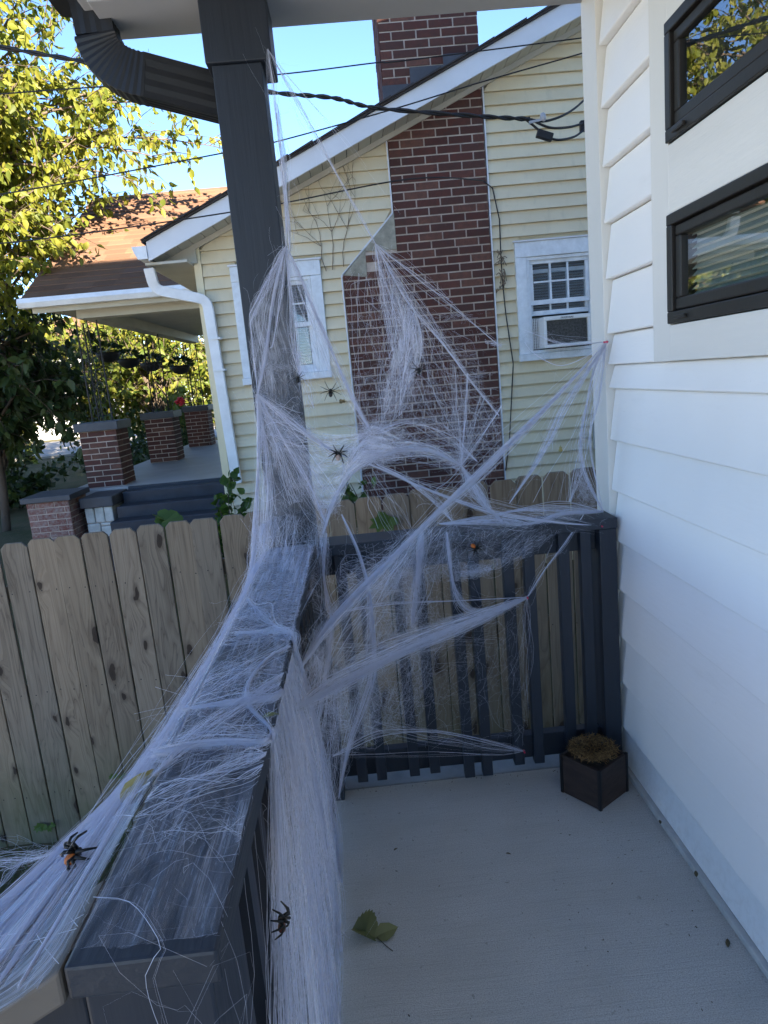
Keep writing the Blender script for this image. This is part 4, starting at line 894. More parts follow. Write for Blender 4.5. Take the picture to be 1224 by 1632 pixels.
def shrub(name, label, c, rad, n, size, mat, parent=None, cat='shrub', group=None, stems=8, tone=(0.5, 0.3), fine=True):
    s = empty(name, (c[0], c[1], c[2]), label, cat, group); c = np.array(c, float); rad = np.array(rad, float); st = MB(); C = []; T = []
    for i in range(stems):
        v = unit(rng.normal(size=3)); v[2] = abs(v[2]) * 0.9 + 0.15; e = c + [0, 0, 0.05] + v * rad * rng.uniform(0.6, 1.0); m = (c + e) / 2 + [0, 0, 0.15 * rad[2]]
        pts = [quad(c, m, e, t) for t in np.linspace(0, 1, 6)]; st.tube([Vector(p) for p in pts], [0.008 * (1 - 0.7 * t) for t in np.linspace(0, 1, 6)], 4)
        k = n // stems; u = rng.uniform(0.2, 1.02, k); p = np.array([quad(c, m, e, t) for t in u]) + rng.normal(size=(k, 3)) * 0.05 * rad; C.append(p)
        d = rng.normal(size=(k, 3)) * 0.7 + v * 0.5; d[:, 2] -= 0.2; T.append(d)
    st.build('stems', M['bark'], s, True); C = np.concatenate(C); T = np.concatenate(T)
    leaves('foliage', C, T, size * rng.uniform(0.6, 1.3, len(C)), np.clip(rng.normal(tone[0], tone[1], len(C)), 0, 1), mat, s, fine); return s
p = at(362, 830, 5.55); shrub('shrub', 'green leafy shrub at the foot of the white downspout', (p.x, p.y, p.z - 0.35), (0.33, 0.25, 0.72), 420, 0.075, M['leaf_green'], tone=(0.6, 0.3), stems=14)
p = at(590, 800, 4.3); shrub('weed', 'green weed poking above the fence below the chimney', (p.x, p.y, p.z - 0.25), (0.28, 0.12, 0.40), 120, 0.065, M['leaf_green'], cat='weed', stems=8)
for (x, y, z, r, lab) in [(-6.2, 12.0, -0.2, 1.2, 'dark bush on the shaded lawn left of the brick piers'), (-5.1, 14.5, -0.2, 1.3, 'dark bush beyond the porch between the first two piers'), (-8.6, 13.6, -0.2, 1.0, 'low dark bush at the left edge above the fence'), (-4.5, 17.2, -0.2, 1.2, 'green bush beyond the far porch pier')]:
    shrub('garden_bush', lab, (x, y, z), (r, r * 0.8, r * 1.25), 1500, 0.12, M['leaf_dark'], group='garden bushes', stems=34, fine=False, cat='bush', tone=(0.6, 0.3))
# large-leaved plant just behind the fence
lp = at(262, 828, 4.05); lf = empty('squash_plant', tuple(lp - Vector((0, 0, 0.3))), 'low plant with broad pale green leaves peeking over the fence', 'plant')
for i in range(9):
    a = rng.uniform(-1.3, 1.3) + math.pi / 2 * (1 if i % 2 else -1) * 0.6; d = Vector((math.cos(a), 0.5 * math.sin(a), -0.12)); s = rng.uniform(0.08, 0.13); n_ = Vector((rng.normal() * 0.2, -0.5, 0.8)).normalized(); sd = d.cross(n_).normalized()
    c = lp + Vector((rng.uniform(-0.05, 0.05), rng.uniform(-0.05, 0.05), rng.uniform(-0.01, 0.03))); m = MB()
    ring = [(0, 0), (0.35, 0.05), (0.55, 0.3), (0.5, 0.62), (0.28, 0.82), (0, 1), (-0.28, 0.82), (-0.5, 0.62), (-0.55, 0.3), (-0.35, 0.05)]
    vs = [c + d * (b * s) + sd * (x * s) + n_ * (0.12 * s * abs(x)) - Vector((0, 0, 0.25 * s * b * b)) for x, b in ring] + [c + d * 0.45 * s]
    m.add(vs, [(10, k, (k + 1) % 10) for k in range(10)]); o = m.build('leaf', M['leaf_green'], lf, True)
    at_ = o.data.attributes.new('tone', 'FLOAT', 'POINT'); at_.data.foreach_set('value', [1.0] * 11)
MB().tube([lp - Vector((0, 0, 0.9)), lp - Vector((0, 0, 0.3)), lp], 0.01, 5).build('stem', M['leaf_green'], lf)

# ivy sprigs on the fence, a green leaf caught behind the back railing
def leaf_mesh(c, d, n, s, ring, tone, mat, name, parent=None, curl=0.2):
    d = Vector(d).normalized(); n = Vector(n).normalized(); sd = d.cross(n).normalized(); n = sd.cross(d); c = Vector(c)
    vs = [c + d * (b * s) + sd * (x * s) + n * (curl * s * (abs(x) - 0.8 * (b - .5) ** 2)) for x, b in ring] + [c + d * 0.45 * s]; k = len(ring)
    o = MB().add(vs, [(k, i, (i + 1) % k) for i in range(k)]).build(name, mat, parent, False)
    a = o.data.attributes.new('tone', 'FLOAT', 'POINT'); a.data.foreach_set('value', [min(1, max(0, tone + random.uniform(-0.15, 0.15))) for _ in vs]); return o
IVY = [(0, 0), (0.32, -0.05), (0.52, 0.22), (0.30, 0.42), (0.38, 0.75), (0.14, 0.68), (0, 1.0), (-0.14, 0.68), (-0.38, 0.75), (-0.30, 0.42), (-0.52, 0.22), (-0.32, -0.05)]
OVAL = [(0, 0), (0.22, 0.14), (0.34, 0.38), (0.24, 0.70), (0, 1.0), (-0.24, 0.70), (-0.34, 0.38), (-0.22, 0.14)]
TOOTH = []
for i in range(9):
    b = i / 9; w = 0.36 * math.sin(math.pi * (b * 0.82 + 0.10)); TOOTH += [(w, b), (w + 0.05, b + 0.035)]
TOOTH = [(0.0, -0.02)] + TOOTH + [(0, 1.02)] + [(-x, b) for x, b in reversed(TOOTH)]
for (x, y, lab) in [(75, 1315, 'small ivy sprig growing low on the left fence pickets'), (190, 1235, 'tiny ivy leaf on the fence next to the draped web'), (626, 826, 'bright green ivy leaf on the fence behind the back railing')]:
    s = at(x, y, 3.685); iv = empty('ivy_sprig', tuple(s), lab, 'ivy', 'ivy on the fence')
    big = 0.115 if x > 600 else (0.055 if x < 100 else 0.035)
    for k in range(4 if x < 600 else 2):
        a = -math.pi / 2 + (k - 1.5) * 0.8; leaf_mesh(s + Vector((0.02 * (k - 1.5), -0.004 - 0.004 * k, 0.012 * (k % 2))), (math.cos(a), -0.1, math.sin(a)), (0, -1, 0.25), big * (1 - 0.12 * k), IVY, 0.7, M['leaf_green'], 'leaf', iv)

# dry vine climbing the yellow siding
vn = empty('dry_vine', (-0.05, 6.22, 2.0), 'leafless dry vine branching up the siding left of the chimney', 'vine')
vm_ = MB()
def vine(p, d, L, r, depth):
    pts = [p]; q = Vector(p); dd = Vector(d)
    for i in range(6):
        dd = (dd + Vector((random.uniform(-.35, .35), 0, random.uniform(-.2, .25)))).normalized(); q = q + dd * L / 6; q.y = YW - 0.022; pts.append(q.copy())
    vm_.tube(pts, [r * (1 - 0.1 * i) for i in range(7)], 4)
    if depth:
        for k in range(3): vine(pts[random.randint(2, 6)], (dd + Vector((random.choice([-1, 1]) * random.uniform(.5, 1.1), 0, random.uniform(-.1, .4)))).normalized(), L * random.uniform(.45, .7), r * 0.65, depth - 1)
for (x, y) in [(530, 430), (548, 425), (520, 432)]:
    s = at(x, y, YW - 0.022); vine(s, (-0.15, 0, 1), 0.62, 0.0045, 2)
vm_.build('stems', M['vine'], vn)
cw = empty('wall_cable', (1.36, 6.2, 1.0), 'thin black cable with vine tangle running down the siding right of the chimney', 'cable')
pts = [at(x, y, YW - 0.03) for x, y in [(770, 288), (785, 300), (796, 350), (798, 400), (800, 440), (806, 500), (818, 580), (815, 640), (812, 700), (806, 750)]]
MB().tube(pts, 0.0055, 5).build('cable', M['iron'], cw, True)
tg = MB()
for (x, y) in [(798, 410), (800, 440), (797, 455)]:
    for k in range(9):
        a = at(x + random.uniform(-7, 7), y + random.uniform(-12, 12), YW - 0.035); b = at(x + random.uniform(-10, 10), y + random.uniform(-14, 14), YW - 0.05); tg.tube([a, (a + b) / 2 + Vector((0, -0.02, 0.01)), b], 0.004, 4)
tg.build('tangle', M['vine'], cw)

# ------------------------------------------------------------------ overhead wires
def wire(pts, r, label, Y=5.0, sub=12):
    P = [at(x, y, Y + dy) for x, y, dy in pts]; Q = []
    for i in range(len(P) - 1):
        p0, p1, p2, p3 = P[max(i-1, 0)], P[i], P[i+1], P[min(i+2, len(P)-1)]
        for k in range(sub):
            t = k / sub; Q.append(0.5 * ((2*p1) + (p2-p0)*t + (2*p0-5*p1+4*p2-p3)*t*t + (3*p1-p0-3*p2+p3)*t**3))
    Q.append(P[-1]); return Q
sd_ = empty('service_drop', (1.4, 5.0, 3.1), 'thick black twisted service cable with clamps crossing in front of the chimney', 'cable')
Q = wire([(-260, 30, 0.0), (0, 75, 0.0), (147, 100, 0.0), (300, 124, 0), (432, 147, 0.0), (530, 156, 0), (600, 172, 0.0), (760, 185, 0), (845, 190, 0.0)], 0.01, '')
for k in range(2):
    MB().tube([p + Vector((0, math.cos(i * 0.9 + k * math.pi), math.sin(i * 0.9 + k * math.pi))) * 0.008 for i, p in enumerate(Q)], 0.0085, 6).build('conductor', M['black_rubber'], sd_, True)
for pts in ([(845, 190, 0), (870, 193, 0), (905, 180, 0.1), (935, 155, 0.3), (960, 120, 0.5)], [(835, 188, 0), (850, 200, 0), (866, 214, 0)], [(845, 190, 0), (875, 203, 0), (905, 203, 0.1), (932, 196, 0.2), (960, 190, .4)], [(870, 218, 0), (890, 223, 0), (915, 218, 0.1), (934, 205, 0.2), (960, 190, .4)]):
    MB().tube(wire(pts, 0, '', sub=6), 0.008, 6).build('lead', M['black_rubber'], sd_, True)
c = at(868, 216, 5.0); b = MB(); b.box(-0.055, 0.055, -0.02, 0.02, -0.026, 0.026); o = b.build('splice_box', M['black_rubber'], None, bevel=0.006); o.location = c; o.rotation_euler = (0, R(20), 0); attach(o, sd_)
c = at(931, 201, 5.2); b = MB(); b.box(-0.03, 0.03, -0.02, 0.02, -0.035, 0.035); o = b.build('splice_box', M['black_rubber'], None, bevel=0.006); o.location = c; attach(o, sd_)
c = at(866, 189, 4.99); m = MB(); m.sphere((0, 0, 0.01), (0.022, 0.02, 0.03), 8, 6); m.box(-0.10, 0.0, -0.008, 0.008, -0.012, 0.004); o = m.build('clamp', M['metal_clamp'], None); o.location = c; o.rotation_euler = (0, R(-8), 0); attach(o, sd_)
for pts, lab in [([(-200, 168, 0.3), (0, 150, 0.3), (180, 137, 0.3), (430, 120, 0.3), (600, 100, 0.3), (640, 97, 0.3), (930, 60, 0.3), (1000, 50, 0.3)], 'thin black wire crossing highest in front of the chimney top'),
                 ([(-200, 330, 0.2), (0, 310, 0.2), (350, 245, 0.2), (440, 226, 0.2), (620, 176, 0.2), (770, 130, 0.2), (934, 83, 0.2), (1000, 60, .2)], 'thin wire running across the tree and rising to the white corner'),
                 ([(-200, 400, 0.1), (0, 388, 0.1), (200, 363, 0.1), (375, 337, 0.1), (460, 322, 0.1), (620, 290, 0.1), (700, 283, 0.1), (770, 288, 0.6)], 'thin wire passing low in front of the shingled porch roof')]:
    tag(MB().tube(wire(pts, 0, ''), 0.0048, 5).build('overhead_wire', M['black_rubber'], None, True), lab, 'wire', 'thin overhead wires')

# hanging baskets and flower on the neighbour's porch
for (x, y, Y, lab) in [(172, 562, 12.0, 'dark hanging basket nearest the first iron column'), (205, 572, 12.6, 'dark hanging basket second along the porch eave'), (240, 578, 13.2, 'dark hanging basket in front of the middle iron column'), (287, 583, 13.8, 'dark hanging basket nearest the yellow house wall')]:
    c = at(x, y, Y); hb = empty('hanging_basket', tuple(c), lab, 'basket', 'hanging baskets on the neighbour porch'); m = MB(); vs = []; n = 14
    for j, (rr, zz) in enumerate([(0.05, -0.16), (0.13, -0.13), (0.18, -0.06), (0.20, 0.0), (0.185, 0.0), (0.0, -0.03)]):
        for i in range(n): a = 2 * math.pi * i / n; vs.append((c.x + rr * math.cos(a), c.y + rr * math.sin(a), c.z + zz))
    m.add(vs, [(j*n+i, j*n+(i+1) % n, (j+1)*n+(i+1) % n, (j+1)*n+i) for j in range(5) for i in range(n)] + [tuple(range(n-1, -1, -1))]); m.build('bowl', M['iron'], hb, True)
    h = MB()
    for k in range(3): a = k * 2.1; h.tube([(c.x + 0.19 * math.cos(a), c.y + 0.19 * math.sin(a), c.z), (c.x, c.y, c.z + 0.45), (c.x, c.y, 2.6)], 0.004, 4)
    h.build('hanger', M['iron'], hb)
    k = 90; v = unit(rng.normal(size=(k, 3))); v[:, 2] = np.abs(v[:, 2]); leaves('plant', np.array(c) + v * [0.2, 0.2, 0.12], v * [1, 1, 0.5], 0.09 * rng.uniform(0.7, 1.3, k), rng.uniform(0, 0.5, k), M['leaf_dark'], hb, False)
c = at(287, 640, 13.3); rf = empty('red_flower', tuple(c - Vector((0, 0, 0.4))), 'red flower blooming at the far end of the neighbour porch', 'flower')
m = MB()
for k in range(26):
    v = Vector(unit(rng.normal(size=3))); m.sphere(c + v * 0.07, (0.035, 0.035, 0.02), 6, 4)
m.build('bloom', M['petal'], rf); MB().tube([c, c + Vector((0.02, 0, -0.3)), c + Vector((0.03, 0, -0.8))], 0.008, 5).build('stem', M['leaf_green'], rf)

# ------------------------------------------------------------------ planter box with coconut fibre
pc = Vector((0.7055, 2.178, 0.0)); pa = math.atan2(0.099, 0.136); ps_, ph_ = 0.166, 0.148
pl = empty('planter_box', tuple(pc), 'small dark wooden planter box with brown coconut fibre in the porch corner', 'planter')
def rb(x0, x1, y0, y1, z0, z1, name, mat, bev=0.0015):
    cs, sn_ = math.cos(pa), math.sin(pa); f = lambda x, y, z: (pc.x + x * cs - y * sn_, pc.y + x * sn_ + y * cs, z)
    m = MB().hexa([f(x0, y0, z0), f(x1, y0, z0), f(x1, y1, z0), f(x0, y1, z0), f(x0, y0, z1), f(x1, y0, z1), f(x1, y1, z1), f(x0, y1, z1)]); return m.build(name, mat, pl, bevel=bev)
h = ps_ / 2; t_ = 0.012
rb(-h + 0.012, h - 0.012, -h + 0.002, -h + t_, 0.002, ph_ - 0.002, 'side_board', M['planter_wood']); rb(-h + 0.012, h - 0.012, h - t_, h - 0.002, 0.002, ph_ - 0.002, 'side_board', M['planter_wood'])
rb(-h + 0.002, -h + t_, -h + 0.012, h - 0.012, 0.002, ph_ - 0.002, 'side_board', M['planter_wood']); rb(h - t_, h - 0.002, -h + 0.012, h - 0.012, 0.002, ph_ - 0.002, 'side_board', M['planter_wood'])
for sx in (-1, 1):
    for sy in (-1, 1):
        x0, x1 = sorted((sx * h, sx * (h - 0.0115))); y0, y1 = sorted((sy * h, sy * (h - 0.0115))); rb(x0, x1, y0, y1, 0.0, ph_, 'corner_strip', M['planter_edge'])
rb(-h + 0.013, h - 0.013, -h + 0.013, h - 0.013, 0.02, ph_ - 0.03, 'soil', M['soil'], 0)

# ------------------------------------------------------------------ fibre tools
def npv(p): return np.array([p[0], p[1], p[2]], float)
def curve(pts, n=24):
    P = np.array([npv(p) for p in pts]); 
    if len(P) == 2: return P[0] + (P[1] - P[0]) * np.linspace(0, 1, n)[:, None]
    d = np.linalg.norm(np.diff(P, axis=0), axis=1); s = np.concatenate([[0], np.cumsum(d)]); s /= s[-1]; E = np.vstack([2*P[0]-P[1], P, 2*P[-1]-P[-2]]); out = []
    for u in np.linspace(0, 1, n):
        i = min(np.searchsorted(s, u, 'right') - 1, len(P) - 2); t = (u - s[i]) / (s[i+1] - s[i]); p0, p1, p2, p3 = E[i:i+4]
        out.append(0.5 * (2*p1 + (p2-p0)*t + (2*p0-5*p1+4*p2-p3)*t*t + (3*p1-p0-3*p2+p3)*t**3))
    return np.array(out)
def samp(C, u):
    u = np.clip(u, 0, 1) * (len(C) - 1); i = np.minimum(u.astype(int), len(C) - 2); f = (u - i)[..., None]; return C[i] * (1 - f) + C[i+1] * f
class Fib:
    def __init__(s): s.V = []; s.F = []; s.n = 0
    def put(s, P, r):
        N, S, _ = P.shape; r = np.broadcast_to(np.asarray(r, float).reshape(-1, 1), (N, S)); T = unit(np.gradient(P, axis=1)); ref = unit(rng.normal(size=(N, 1, 3))); u = unit(np.cross(T, ref)); w = np.cross(T, u)
        V = np.stack([P + r[..., None] * (u * math.cos(a) + w * math.sin(a)) for a in (0, 2.0944, 4.18879)], axis=2)
        idx = s.n + np.arange(N * S * 3).reshape(N, S, 3); a = idx[:, :-1]; b = idx[:, 1:]
        for k in range(3): s.F.append(np.stack([a[..., k], a[..., (k+1) % 3], b[..., (k+1) % 3], b[..., k]], -1).reshape(-1, 4))
        s.V.append(V.reshape(-1, 3)); s.n += N * S * 3; return s
    def walk(s, n, S, amp, k=3):
        """smooth random wander, zero at both ends"""
        t = np.linspace(0, 1, S)[None, :, None]; out = 0
        for j in range(1, k + 1): out = out + np.sin(np.pi * j * t) * rng.normal(size=(n, 1, 3)) * amp / j ** 0.8
        return out
    def rope(s, pts, n, spread=0.006, r=0.00035, S=20, taper=True, fl=1.0):
        """a frayed twist of fine threads along a path: most follow it, some leave it, fluff sits round it"""
        C = curve(pts, S); u = np.linspace(0, 1, S); env = (np.sin(np.pi * u) ** 0.6 * 0.85 + 0.15) if taper else np.ones(S)
        env = env * np.clip(1 + 0.5 * np.sin(u * rng.uniform(5, 11) + rng.uniform(0, 6)), 0.35, 2)
        off = rng.normal(size=(n, 1, 3)) * spread * env[None, :, None] * rng.lognormal(-0.2, 0.6, (n, 1, 1))
        s.put(C[None] + off + s.walk(n, S, spread * 0.7) * env[None, :, None], r * rng.lognormal(-0.25, 0.45, n))
        m = int((n // 2 + 4) * fl) + 1; L = np.linalg.norm(np.diff(C, axis=0), axis=1).sum(); i0 = rng.uniform(0, 1, m); d = rng.normal(size=(m, 3)) * rng.uniform(0.01, 0.05, (m, 1)); a = samp(C, i0) + rng.normal(size=(m, 3)) * spread; b_ = samp(C, i0 + rng.normal(size=m) * 0.12 / max(L, 0.1) ) + d
        t = np.linspace(0, 1, 8)[None, :, None]; s.put(a[:, None] * (1 - t) + b_[:, None] * t + s.walk(m, 8, 0.008), r * 0.45 * rng.lognormal(-0.2, 0.4, m)); return s
    def fan(s, A, B, n, r=0.0003, S=11, sag=0.0, wob=0.003, ja=0.04, u0=0.0, u1=1.0):
        """threads from curve A to curve B, gathered in uneven clumps; A may be one point"""
        A = curve(A, 30) if len(A) > 1 else np.repeat([npv(A[0])], 30, 0); B = curve(B, 30) if len(B) > 1 else np.repeat([npv(B[0])], 30, 0)
        n = max(4, int(n * 0.42)); k = max(3, n // 12); cl = rng.uniform(u0, u1, k); wt = rng.uniform(0.02, 1, k) ** 3; u = np.where(rng.uniform(size=n) < 0.8, cl[rng.choice(k, n, p=wt / wt.sum())] + rng.normal(size=n) * 0.006, rng.uniform(u0, u1, n))
        a = samp(A, u + rng.normal(size=n) * ja * 0.5); b = samp(B, u + rng.normal(size=n) * ja * 0.5); t = np.linspace(0, 1, S)
        cut = np.where(rng.uniform(size=n) < 0.35, rng.uniform(0.45, 0.95, n), 1.0)            # some threads break off
        P = a[:, None] + (b - a)[:, None] * (t[None, :] * cut[:, None])[..., None]; P = P + s.walk(n, S, wob * 1.5 + 0.0015); P[..., 2] -= sag * np.sin(np.pi * t)[None, :] * rng.uniform(0.3, 1.3, (n, 1))
        return s.put(P, r * rng.lognormal(-0.2, 0.55, n))
    def mist(s, A, B, n, L=0.25, r=0.00024, S=10, th=0.012, curl=0.02):
        """cottony haze: very fine wandering fibres lying in the skin between curves A and B, thicker in patches"""
        A = curve(A, 30); B = curve(B, 30); w = max(np.linalg.norm(A.mean(0) - B.mean(0)), 0.02); l = max(np.linalg.norm(np.diff(A, axis=0), axis=1).sum(), 0.02); S = 16 if r < 0.00017 else 10
        n = int(n * 1.7); k = max(4, n // 40); cu, cv = rng.uniform(0, 1, k), rng.uniform(0, 1, k); q = rng.integers(0, k, n); near = rng.uniform(size=n) < 0.55
        u = np.where(near, cu[q] + rng.normal(size=n) * 0.035 / l * 0.5, rng.uniform(0, 1, n)); v = np.where(near, cv[q] + rng.normal(size=n) * 0.035 / w * 0.5, rng.uniform(0, 1, n))
        h = rng.uniform(0, 2 * np.pi, n)[:, None] + np.cumsum(rng.normal(size=(n, S)) * (0.42 if S == 10 else 0.30), axis=1); st = (L * rng.uniform(0.35, 1.3, n) / S)[:, None]
        U = np.clip(u[:, None] + np.cumsum(np.cos(h) * st, axis=1) / l, 0, 1); V = np.clip(v[:, None] + np.cumsum(np.sin(h) * st, axis=1) / w, 0, 1)
        P = samp(A, U.ravel()).reshape(n, S, 3) * (1 - V)[..., None] + samp(B, U.ravel()).reshape(n, S, 3) * V[..., None]
        P = P + rng.normal(size=(n, 1, 3)) * th * 0.8 + s.walk(n, S, min(th, 0.006)); return s.put(P, r * 0.46 * rng.lognormal(-0.1, 0.5, n))
    def tuft(s, c, rad, n, r=0.00014):
        """a wad of cotton"""
        c = npv(c); S = 10; d = np.cumsum(unit(rng.normal(size=(n, S, 3))) * 0.35 + unit(rng.normal(size=(n, 1, 3))) * 0.5, axis=1) / S; return s.put(c + rng.normal(size=(n, 1, 3)) * npv(rad) * 0.45 + d * npv(rad) * 2.0, r * rng.lognormal(-0.1, 0.4, n))
    def build(s, name, parent, mat=None, tone=None):
        V = np.concatenate(s.V); F = np.concatenate(s.F); return tag(mesh_np(name, V, F4=F, mat=mat or M['web'], parent=parent, attrs=({'tone': tone(len(V))} if tone else None), smooth=True), kind='stuff')
def sheet(A, B, cover, name, parent, nu=36, nv=20, bulge=0.0):
    """a stretched gauze skin between curves; U runs along the curves; cover(u, v) is how dense it is"""
    A = curve(A, nu); B = curve(B, nu); v = np.linspace(0, 1, nv); P = A[:, None] * (1 - v)[None, :, None] + B[:, None] * v[None, :, None]
    u = np.linspace(0, 1, nu); P = P + rng.normal(size=(1, nv, 3)) * 0.0015; P[..., 2] -= bulge * np.sin(np.pi * v)[None, :] * np.sin(np.pi * u)[:, None]
    U, W = np.meshgrid(u, v, indexing='ij'); cv = np.clip(cover(U, W), 0, 1); idx = np.arange(nu * nv).reshape(nu, nv)
    F = np.stack([idx[:-1, :-1], idx[1:, :-1], idx[1:, 1:], idx[:-1, 1:]], -1).reshape(-1, 4)
    return mesh_np(name, P.reshape(-1, 3), F4=F, mat=M['gauze'] if name == 'drape' else M['haze'], parent=parent, attrs={'cover': cv.ravel()}, smooth=True, uv=np.stack([U, W], -1).reshape(-1, 2))
mo = Fib(); N = 1500; a = rng.uniform(0, 2 * np.pi, N); rr = np.sqrt(rng.uniform(0, 1, N)) * 0.080
bowl = np.where(rr < 0.035, 0.016 * (rr / 0.035) ** 2, 0.016 + 0.012 * np.sin(np.pi * (rr - 0.035) / 0.07)); Cc = np.stack([pc.x + rr * np.cos(a) * 1.02, pc.y + rr * np.sin(a) * 1.02, ph_ - 0.012 + bowl + rng.uniform(0, 0.012, N)], -1)
d1 = rng.normal(size=(N, 3)) * [1, 1, 0.6]; d2 = d1 + rng.normal(size=(N, 3)) * 0.9; L_ = rng.uniform(0.008, 0.022, N)[:, None]
P = np.stack([Cc, Cc + unit(d1) * L_ * 0.5, Cc + unit(d1) * L_ * 0.5 + unit(d2) * L_ * 0.5], 1); P[..., 2] = np.maximum(P[..., 2], ph_ - 0.02)
mo.put(P, 0.0009); mo.build('coconut_fibre', pl, M['moss'], lambda n: np.repeat(rng.uniform(0, 1, n // 9), 9))
# ------------------------------------------------------------------ stretched spider web decoration
def W(*pts): return [at(*p) for p in pts]
# --- web wound round the column
w1 = empty('spider_web', (-0.25, 2.27, 1.2), 'white stretched web veil wound down the dark column', 'spider web', 'stretched web decoration')
f = Fib()
A = (456, 392, 2.275); L2 = (411, 628, 2.262)
left = W(A, (430, 440, 2.27), (398, 500, 2.272), (405, 560, 2.27), L2, (412, 720, 2.262), (408, 820, 2.255), (402, 905, 2.25))
right_ = W((457, 392, 2.27), (482, 450, 2.26), (510, 520, 2.25), (545, 600, 2.24), (560, 690, 2.24), (548, 770, 2.235), (525, 830, 2.235), (520, 900, 2.22))
f.rope(W(A, (430, 440, 2.27), (398, 500, 2.272)), 22, 0.002); f.rope(W((398, 500, 2.272), (404, 560, 2.27), L2), 18, 0.002)
f.rope(W(A, (436, 470, 2.265), (424, 560, 2.262), L2), 46, 0.0045); f.rope(W(A, (448, 470, 2.265), (436, 545, 2.262), (430, 555, 2.262)), 22, 0.003)
f.rope(W(A, (463, 470, 2.265), (470, 545, 2.262), (478, 600, 2.26)), 28, 0.006)
f.fan(W(A), W((398, 500, 2.272), (406, 560, 2.27), (440, 590, 2.265), (480, 590, 2.26), (540, 600, 2.24)), 180, 0.00028, 10, 0, 0.004, 0.05)
f.fan(W((404, 570, 2.268), (440, 562, 2.264), (478, 560, 2.26)), W((410, 640, 2.262), (450, 650, 2.26), (500, 650, 2.255)), 96, 0.00026, 8, 0, 0.01, 0.2)
f.rope(W(L2, (413, 700, 2.262), (409, 800, 2.256), (404, 880, 2.25), (396, 925, 2.22)), 60, 0.004); f.rope(W(L2, (425, 720, 2.26), (430, 800, 2.255), (422, 900, 2.25)), 30, 0.008)
f.rope(W(L2, (455, 665, 2.262), (500, 700, 2.255), (539, 724, 2.245)), 50, 0.005)
f.fan(W(L2), W((440, 820, 2.26), (480, 800, 2.26), (520, 830, 2.24), (545, 770, 2.24), (570, 735, 2.24)), 180, 0.00028, 10, 0, 0.008, 0.06)
f.rope(W(L2, (450, 700, 2.262), (490, 770, 2.26), (520, 835, 2.24)), 40, 0.006)
f.fan(W((411, 640, 2.262), (409, 780, 2.256), (402, 905, 2.25)), W((480, 640, 2.26), (500, 780, 2.26), (525, 960, 2.2)), 132, 0.00025, 9, 0.0, 0.012, 0.22)
f.mist(W((408, 560, 2.266), (411, 700, 2.262), (404, 900, 2.255)), W((485, 560, 2.262), (505, 700, 2.258), (525, 930, 2.22)), 310, 0.16, 0.00023, 7, 0.006, 0.016)
f.mist(W((404, 830, 2.255), (400, 920, 2.24)), W((500, 830, 2.258), (520, 980, 2.2)), 190, 0.12, 0.00025, 7, 0.006, 0.016)
# descending skirt onto the railing
f.fan(W((406, 840, 2.255), (460, 820, 2.26), (515, 850, 2.25)), W((392, 980, 2.02), (440, 1000, 1.75), (470, 1010, 1.50)), 312, 0.00028, 10, 0.0, 0.010, 0.08)
f.rope(W((520, 850, 2.24), (515, 905, 2.2), (522, 960, 2.1), (528, 985, 1.9)), 50, 0.005); f.rope(W((455, 860, 2.25), (465, 930, 2.0), (468, 1010, 1.5)), 26, 0.004)
f.rope(W((427, 78, 2.27), (447, 230, 2.275), (455, 330, 2.275), A), 16, 0.004); f.rope(W((440, 180, 2.27), (455, 300, 2.272), (462, 400, 2.27)), 14, 0.006)
for (q, rr, n_) in [((414, 632, 2.262), (0.02, 0.01, 0.03), 160), ((425, 575, 2.262), (0.012, 0.008, 0.08), 140), ((418, 690, 2.26), (0.012, 0.008, 0.09), 140), ((470, 700, 2.258), (0.05, 0.01, 0.03), 120), ((500, 760, 2.255), (0.03, 0.01, 0.06), 140), ((430, 900, 2.24), (0.04, 0.02, 0.06), 200), ((515, 880, 2.22), (0.016, 0.012, 0.07), 170), ((533, 805, 2.235), (0.02, 0.01, 0.03), 130), ((460, 960, 1.85), (0.03, 0.05, 0.03), 180), ((440, 585, 2.264), (0.04, 0.008, 0.012), 80)]: f.tuft(at(*q), rr, n_)
f.build('threads', w1)
sheet(left, right_, lambda u, v: 0.06 + 0.32 * np.exp(-((v - 0.10) / 0.2) ** 2) + 0.14 * (u < 0.42), 'veil', w1)
sheet(W((437, 160, 2.272), (447, 250, 2.274), (454, 330, 2.275), (457, 400, 2.275)), W((444, 170, 2.29), (458, 250, 2.29), (462, 330, 2.29), (466, 400, 2.28)), lambda u, v: 0.55 + 0 * u, 'veil', w1, 20, 8)
sheet(W((410, 640, 2.26), (408, 740, 2.257), (404, 900, 2.25), (394, 1000, 1.95)), W((495, 650, 2.257), (510, 760, 2.255), (520, 880, 2.24), (468, 1015, 1.5)), lambda u, v: 0.04 + 0.62 * u ** 2 + 0.03 * np.sin(6 * v), 'veil', w1)

